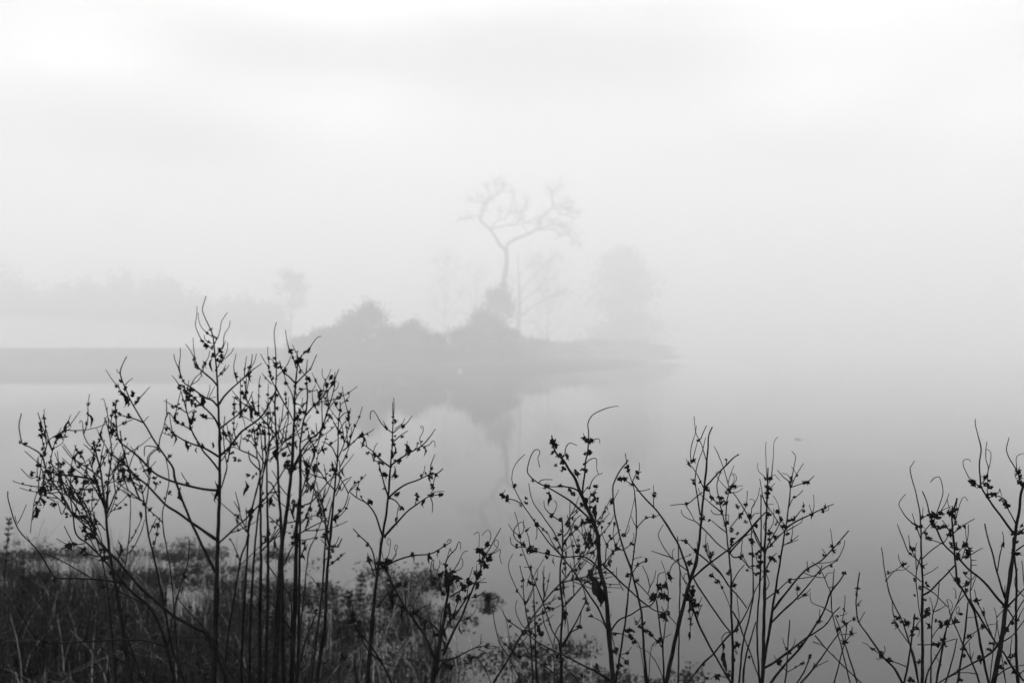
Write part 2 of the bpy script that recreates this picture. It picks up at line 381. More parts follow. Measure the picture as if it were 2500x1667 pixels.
# pale float by the point and a scrap of floating weed on open water
fp = P(1123, 908, 94.5); fp.z = 0
fb = MB(); fb.tube([fp+Vector((-.16, 0, .02)), fp+Vector((-.1, 0, .07)), fp+Vector((0, 0, .1)), fp+Vector((.1, 0, .08)), fp+Vector((.17, 0, .05))], [.02, .06, .08, .07, .02], 10)
tag(fb.build('float', mat('white_float', .75, .85, .5), origin=fp), 'tiny white speck floating on the water before the wooded point', 'float')
dp = P(1955, 1074, 22.2); dp.z = 0; db = MB(); rd = random.Random(4)
for _ in range(16):
    q = dp + Vector((rd.gauss(0, .08), rd.gauss(0, .1), rd.uniform(.002, .02))); u = Vector((rd.gauss(0, 1), rd.gauss(0, 1), 0)).normalized()*.03
    db.poly([q-u, q+Vector((-u.y, u.x, .01))*.5, q+u, q-Vector((-u.y, u.x, -.01))*.5], [(0, 1, 2, 3)])
tag(db.build('floating_debris', M_WEED, origin=dp), 'small scrap of dark weed floating alone on the open water at right', 'debris')
# ------------------------------------------------------------------ low growth on and beyond the near bank
def weed_edge(x):        # how far out the floating growth reaches
    e = 6.15 + 2.6/(1+math.exp((x+.28)*5)) + 1.3/(1+math.exp((x+2.6)*2.2)) - 1.1/(1+math.exp(-(x-1.3)*4)) + .25*math.sin(x*5.1) + .2*math.sin(x*11+2)
    return e
rw = random.Random(77)
g = MB()
def blade(b, p, h, lean, w, rnd, seg=3):
    a = rnd.uniform(0, 6.28); d = Vector((math.cos(a), math.sin(a), 0))*lean*h; s = Vector((math.cos(a+1.3), math.sin(a+1.3), 0))*w*.5
    k = len(b.v); prev = None
    for i in range(seg+1):
        f = i/seg; c = p + Vector((0, 0, h*f*(1-.25*lean*f))) + d*f*f; ww = s*(1-f*.85)
        b.v += [c-ww, c+ww]
        if i: b.f.append((k+2*i-2, k+2*i-1, k+2*i+1, k+2*i))
n = 0
while n < 17000:          # grass, thickest on the left
    x = rw.uniform(-6.5, 3.4); y = rw.uniform(2.4, 9.3)
    if abs(x) > y*.6+.5 or y > weed_edge(x)-.9-(.5 if x < -.9 else 0)+.6*noise.noise(Vector((x*1.2, 7, 1))): continue
    dn = noise.noise(Vector((x*1.5, y*1.5, 3)))
    if x > -.25 and rw.random() < .8: continue
    if dn < -.05 and rw.random() < .8: continue
    z = max(near_z(x, y), -.02) - .02; tall = (.3 if x < -.9 else .18) + .18*max(dn, 0)
    tall *= max(.35, min(1, (weed_edge(x)-y)/1.6))
    blade(g, Vector((x, y, z)), tall*(rw.uniform(.35, 1.25) if rw.random() < .93 else rw.uniform(1.3, 2.1)), rw.uniform(.05, .75), rw.uniform(.004, .011), rw); n += 1
tag(g.build('bank_grass', M_WEED), kind='stuff')
s = MB(); n = 0
while n < 1100:           # pale dead straws lying and leaning through the dark grass
    x = rw.uniform(-5.5, .8); y = rw.uniform(3.0, 8.4)
    if abs(x) > y*.6 or y > weed_edge(x)-.5: continue
    z = max(near_z(x, y), 0); blade(s, Vector((x, y, z)), rw.uniform(.12, .42), rw.uniform(.2, 1.6), rw.uniform(.004, .008), rw); n += 1
tag(s.build('dead_straw', M_STRAW), kind='stuff')
f = MB(); n = 0
while n < 8500:          # floating leafy growth: patchy, thinning outwards
    x = rw.uniform(-6.6, 1.9); y = rw.uniform(3.6, 10.4); e = weed_edge(x)
    if abs(x) > y*.6+.6 or y > e+.35: continue
    dn = noise.noise(Vector((x*.9, y*2.2, 9))) + .5*noise.noise(Vector((x*2.6, y*5, 4)))
    lim = (e - y)
    if rw.random() > max(0, min(1, .12 + lim*.22 + dn*2.6)): continue
    if lim < 2.2 and dn < .06 and rw.random() < .9: continue
    hh = (.02 + (.16 if lim > 1.6 else .07)*rw.random()**2*(1 if dn > 0 else .4))*(1.4 if x > -2.2 and x < -.1 else 1)
    z = max(near_z(x, y), 0)
    for _ in range(rw.randint(5, 9)):
        c = Vector((x+rw.gauss(0, .045), y+rw.gauss(0, .045), z + rw.uniform(.0, hh)))
        u = Vector([rw.gauss(0, 1), rw.gauss(0, 1), rw.gauss(0, .6)]).normalized()*rw.uniform(.006, .02); v = u.cross(Vector((rw.gauss(0, .5), rw.gauss(0, .5), 1))).normalized()*u.length*rw.uniform(.4, .8)
        f.poly([c-u, c+v, c+u*1.2, c-v], [(0, 1, 2, 3)])
    if rw.random() < .3:
        blade(f, Vector((x, y, z-.02)), hh+.06, rw.uniform(.2, 1), .005, rw)
    n += 1
tag(f.build('floating_weeds', M_WEED, smooth=False), kind='stuff')
def leafy_stalk(px, D, top, label, seed, hw=.05, nlf=90, cat='plant', group='leafy stalks rising from the shore weeds'):
    rnd = random.Random(seed); b0 = P(px, 900, D); z0 = max(near_z(b0.x, b0.y), 0)-.03; b0.z = z0; ztop = P(px, top, D).z; H = ztop-z0
    root = empty('leafy_stalk', b0, label, cat, group); sb = MB(); lb_ = MB()
    sp = spline([b0, b0+Vector((rnd.uniform(-.02, .02), 0, H*.5)), b0+Vector((rnd.uniform(-.03, .03), 0, H))], .04)
    sb.tube(sp, [.006*(1-.6*i/len(sp)) for i in range(len(sp))], 5)
    for i in range(nlf):
        fz = rnd.uniform(.15, 1); p = sp[int(fz*(len(sp)-1))]; a = rnd.uniform(0, 6.28); L_ = rnd.uniform(.018, .04); p = p + Vector((math.cos(a), math.sin(a), 0))*hw*(1.2-fz)*rnd.random()*1.3
        d = Vector((math.cos(a), math.sin(a), rnd.uniform(.3, 1.3))).normalized(); e = p+d*L_; w = d.cross(Vector((0, 0, 1))).normalized()*L_*.22
        lb_.poly([p, p.lerp(e, .5)+w, e, p.lerp(e, .5)-w+Vector((0, 0, L_*.1))], [(0, 1, 2, 3)])
    sb.build('stem', M_STEM, root, b0); lb_.build('foliage', M_WEED, root, b0, smooth=False)
leafy_stalk(18, 6.6, 1262, 'tapering leafy stalk at the left edge of the photo above the dark grass', 1, .04, 200)
leafy_stalk(50, 6.9, 1345, 'short leafy stalk just right of the one at the left edge', 2, .07, 70)
leafy_stalk(883, 7.6, 1402, 'tallest leafy stalk in the weeds left of the curly-tipped weed', 3, .05, 260)
leafy_stalk(858, 7.4, 1440, 'shorter leafy stalk beside the tallest one in the weeds', 4, .06, 220)
leafy_stalk(812, 7.3, 1430, 'thin leafy stalk below the beaded weed of the left thicket', 5, .05, 60)
leafy_stalk(950, 7.6, 1425, 'bushy leafy stalk on the weeds behind the solitary dry weed', 6, .12, 300)
leafy_stalk(1195, 7.9, 1446, 'rounded leafy stalk at the outer right tip of the floating weeds', 7, .13, 420)
# ------------------------------------------------------------------ dry weeds in the foreground, traced stem by stem
REG = {'A': (0, 700, 500), 'B': (400, 700, 500), 'C': (800, 900, 500), 'D': (0, 1167, 500), 'E': (400, 1167, 500), 'F': (800, 1167, 500),
       'G': (1200, 967, 500), 'H': (1200, 1167, 500), 'I': (1600, 967, 500), 'K': (2050, 967, 450), 'L': (2050, 1217, 450), 'U': (150, 950, 300), 'V': (550, 850, 300)}
def husk_mesh(seed):
    """dried seed husks: a knot of small swollen pods ringed by pointed curled bracts, about one unit across"""
    rnd = random.Random(seed); b = MB()
    for _ in range(rnd.randint(3, 4)):
        c = Vector((rnd.uniform(-.2, .2), rnd.uniform(-.2, .2), rnd.uniform(-.22, .22))); r = rnd.uniform(.11, .23)
        ax = Vector((rnd.gauss(0, 1), rnd.gauss(0, 1), rnd.gauss(0, 1))).normalized()
        b.tube([c-ax*r*1.2, c-ax*r*.7, c, c+ax*r*.8, c+ax*r*1.5], [r*.3, r*.8, r, r*.7, r*.12], 6)
    br_ = rnd.choice((0, 1, 1)); lo = rnd.uniform(.4, .5)
    for _ in range(rnd.randint(3, 6) + 4*br_):
        d = Vector((rnd.gauss(0, 1), rnd.gauss(0, 1), rnd.gauss(0, .8)-.15)).normalized(); s = d.orthogonal().normalized(); up = Vector((rnd.gauss(0, .3), rnd.gauss(0, .3), rnd.choice((-.45, .35))))
        p0 = d*.12; p1 = d*.32; p2 = d*rnd.uniform(lo, lo+.12+.14*br_) + up*.3; w = rnd.uniform(.06, .12)
        b.poly([p0-s*w, p0+s*w, p1+s*w*1.2, p1-s*w*1.2, p2, p1+d.cross(s)*w*.6], [(0, 1, 5), (1, 2, 5), (3, 0, 5), (2, 4, 5), (4, 3, 5)])
    me = bpy.data.meshes.new('seed_head'); me.from_pydata([tuple(v) for v in b.v], [], b.f); me.materials.append(M_HEAD); return me
def dleaf_mesh(seed):
    """withered leaf hanging from its tip stalk: folded, twisted and ragged, unit length downwards"""
    rnd = random.Random(seed); b = MB(); n = 9; tw = rnd.uniform(-1.4, 1.4); wv = rnd.uniform(.13, .19); bend = rnd.uniform(-.15, .15)
    for i in range(n):
        f = i/(n-1); w = wv*(math.sin(math.pi*min(1, .08+f*.95))**.8)*(1+rnd.uniform(-.3, .25)) + .01
        a = tw*f + rnd.uniform(-.15, .15); c = Vector((bend*math.sin(f*3), .05*math.sin(f*5), -f))
        for s, fold in ((-1, .75), (-.5, .35), (0, 0), (.5, .4), (1, .8)):
            q = Vector((s*w*.8, fold*w*(.9+rnd.uniform(-.3, .3)), 0))
            b.v.append(c + Vector((q.x*math.cos(a)-q.y*math.sin(a), q.x*math.sin(a)+q.y*math.cos(a), rnd.uniform(-.02, .02))))
    for i in range(n-1):
        for k in range(4): b.f.append((i*5+k, i*5+k+1, i*5+k+6, i*5+k+5))
    b.tube([Vector((0, 0, .12)), Vector((.01, 0, .05)), Vector((0, 0, -.05))], [.012, .014, .02], 4)
    for _ in range(2):
        d = Vector((rnd.uniform(-.2, .2), rnd.uniform(-.2, .2), -.1)); b.tube([Vector((bend*.1, 0, -.95)), Vector((bend*.1, 0, -.95))+d*.5, Vector((bend*.1, 0, -1))+d], [.012, .008, .003], 3)
    me = bpy.data.meshes.new('withered_leaf'); me.from_pydata([tuple(v) for v in b.v], [], b.f); me.materials.append(M_LEAFDRY); return me
HUSK = [husk_mesh(s) for s in range(14)]; DLEAF = [dleaf_mesh(s) for s in range(6)]
def place(me, name, parent, pos, sc_, rot):
    o = bpy.data.objects.new(name, me); COL.objects.link(o); o.parent = parent; o.location = pos - PW(parent)
    o.scale = sc_ if isinstance(sc_, tuple) else (sc_,)*3; o.rotation_euler = rot; return o
def grow_weeds(text):
    plants = []
    for ln in text.strip().splitlines():
        ln = ln.strip()
        if not ln: continue
        if ln[0] == '@':
            n, d, lb = ln[1:].strip().split('|'); plants.append((n, float(d), lb, [], [], []))
        elif ln[0] == '*':
            t = ln.split(); plants[-1][4].append((t[1], float(t[2]), t[3:]))
        elif ln[0] == 'o':
            t = ln.split(); plants[-1][5].append((t[1], float(t[2]), t[3:]))
        else:
            t = ln.split(); plants[-1][3].append((t[0], float(t[1]), float(t[2]), t[3] == '^', t[4:] if t[3] == '^' else t[3:]))
    for pi, (nm, D, lb, brs, hds, lvs) in enumerate(plants):
        rnd = random.Random(500+pi)
        def px(reg, s):
            a, c = s.split(','); X, Y, w = REG[reg]; k = w/1568
            return Vector((X+float(a)*k, Y+float(c)*k, 0))
        # ground point of the plant
        r0 = brs[0]; q0 = px(r0[0], r0[4][0]); w0 = P(q0.x, q0.y, D); gx, gy = w0.x, w0.y+.05
        if D > 2.85:                       # the far, crowded weeds carry more fine side twigs than were traced
            ext = []; REG['@'] = (0, 0, 1568); nex = 60 if D > 3.05 else 10
            cand = [b_ for b_ in brs if len(b_[4]) > 2]
            for _ in range(nex):
                reg, wa, wb, st, pts = rnd.choice(cand); sp = spline([px(reg, s_) for s_ in pts], 6)
                if len(sp) < 14: continue
                i = rnd.randint(int(len(sp)*.15), int(len(sp)*.85)); p = sp[i]; t = (sp[i+2 if i+2 < len(sp) else i]-sp[i-1]).normalized()
                if p.y > 1600 or p.y < 960: continue
                if t.y > 0: t = -t
                a = rnd.choice((-1, 1))*rnd.uniform(.4, .9); t = Vector((t.x*math.cos(a)-t.y*math.sin(a), t.x*math.sin(a)+t.y*math.cos(a), 0))
                ln_ = rnd.uniform(35, 110); q_ = [p]; hp = []
                for k in range(4):
                    t = (t + Vector((rnd.gauss(0, .12), -.14, 0))).normalized(); q_.append(q_[-1] + t*ln_/4)
                    if k < 3 and rnd.random() < .6: hp.append(q_[-1] + Vector((rnd.uniform(-3, 3), rnd.uniform(-3, 3), 0)))
                f_ = lambda u: '%.1f,%.1f' % (u.x, u.y)
                ext.append(('@', 2.5, 1.4, False, [f_(u) for u in q_])); hds.append(('@', rnd.uniform(8, 12), [f_(u) for u in hp]))
                if rnd.random() < .34: lvs.append(('@', rnd.uniform(14, 34), [f_(q_[rnd.randint(1, 3)])]))
            brs = brs + ext
        root = empty(nm, (gx, gy, near_z(gx, gy)), lb, 'plant', 'dry weeds standing on the near bank')
        samples = []; objs = []
        for bi, (reg, wa, wb, isstem, pts) in enumerate(brs):
            q = [px(reg, s) for s in pts]; tot = sum((q[i+1]-q[i]).length for i in range(len(q)-1)); sp = spline(q, 5)
            d0 = 0.0
            if samples and not isstem:
                d0 = min(samples, key=lambda u: (u[0]-sp[0]).length_squared)[1]
            elif isstem and bi: d0 = rnd.uniform(-.14, .14)
            sl = rnd.uniform(-.75, .75) if not isstem else rnd.uniform(-.08, .08)
            if tot > 250 and not isstem: sl *= .4
            P3 = []; rs = []; L_ = 0; m = len(sp); ph = rnd.uniform(0, 6)
            for i, a in enumerate(sp):
                if i: L_ += (a-sp[i-1]).length
                dd = d0 + sl*L_/FPX*D*(1-.3*L_/max(tot, 1)) + .004*math.sin(L_/35+ph)
                f = L_/max(tot, 1); w = wa + (wb-wa)*f**.85
                if i == m-1 and wb < 2: w *= .7
                if L_ > 8 and wa > 2.2:                       # slight swellings at the nodes
                    w *= 1 + .22*max(0, math.sin(L_/(26+wa*3)+ph))**12
                jx = .35*math.sin(L_/9+ph) ; jy = .35*math.sin(L_/13+2*ph)
                P3.append(P(a.x+jx, a.y+jy, D+dd)); w *= 1.08 if D < 2.8 else 1.25
                rs.append(max(w*.95, 1.5)*.5/FPX*(D+dd))
                samples.append((a, dd, len(objs)))
            if isstem:                                        # carry the stem on down to its root
                p = P3[0]; t = (P3[0]-P3[min(6, m-1)]).normalized(); ext = []; gz = near_z(p.x, p.y)-.04
                tgt = Vector((gx+(p.x-gx)*.55, gy+(p.y-gy)*.55, gz)); n_ = 8
                for k in range(1, n_+1):
                    f = k/n_; a_ = p + t*(p.z-gz)*f; ext.append(a_*(1-f**1.2) + (p.lerp(tgt, f))*f**1.2)
                ext[-1] = tgt
                P3 = ext[::-1]+P3; rs = [rs[0]*(1+.25*(n_-k)/n_) for k in range(n_)]+rs
            b = MB(); b.tube(P3, rs, 7 if wa > 5 else 5)
            nb = b.build('stem' if isstem else 'branch', M_STEM, root, P3[0]); objs.append(nb)
        nh = 0
        for reg, s, ps in hds:
            for a in ps:
                q = px(reg, a); u = min(samples, key=lambda u: (u[0]-q).length_squared)
                k = s*rnd.uniform(.72, 1.4)/FPX*(D+u[1])
                place(HUSK[rnd.randrange(14)], 'seed_head', objs[u[2]], P(q.x, q.y, D+u[1]), (k, k*rnd.uniform(.8, 1.1), k*rnd.uniform(.85, 1.2)), (rnd.uniform(0, 6), rnd.uniform(0, 6), rnd.uniform(0, 6)))
                nh += 1
        # tiny buds between the husks
        for reg, s, ps in lvs:
            for a in ps:
                q = px(reg, a); u = min(samples, key=lambda u: (u[0]-q).length_squared)
                k = s/FPX*(D+u[1])
                place(DLEAF[rnd.randrange(6)], 'withered_leaf', objs[u[2]], P(q.x, q.y, D+u[1]), (k*1.15, k*1.15, k), (rnd.uniform(-.15, .15), rnd.uniform(-.2, .2), rnd.uniform(0, 6)))
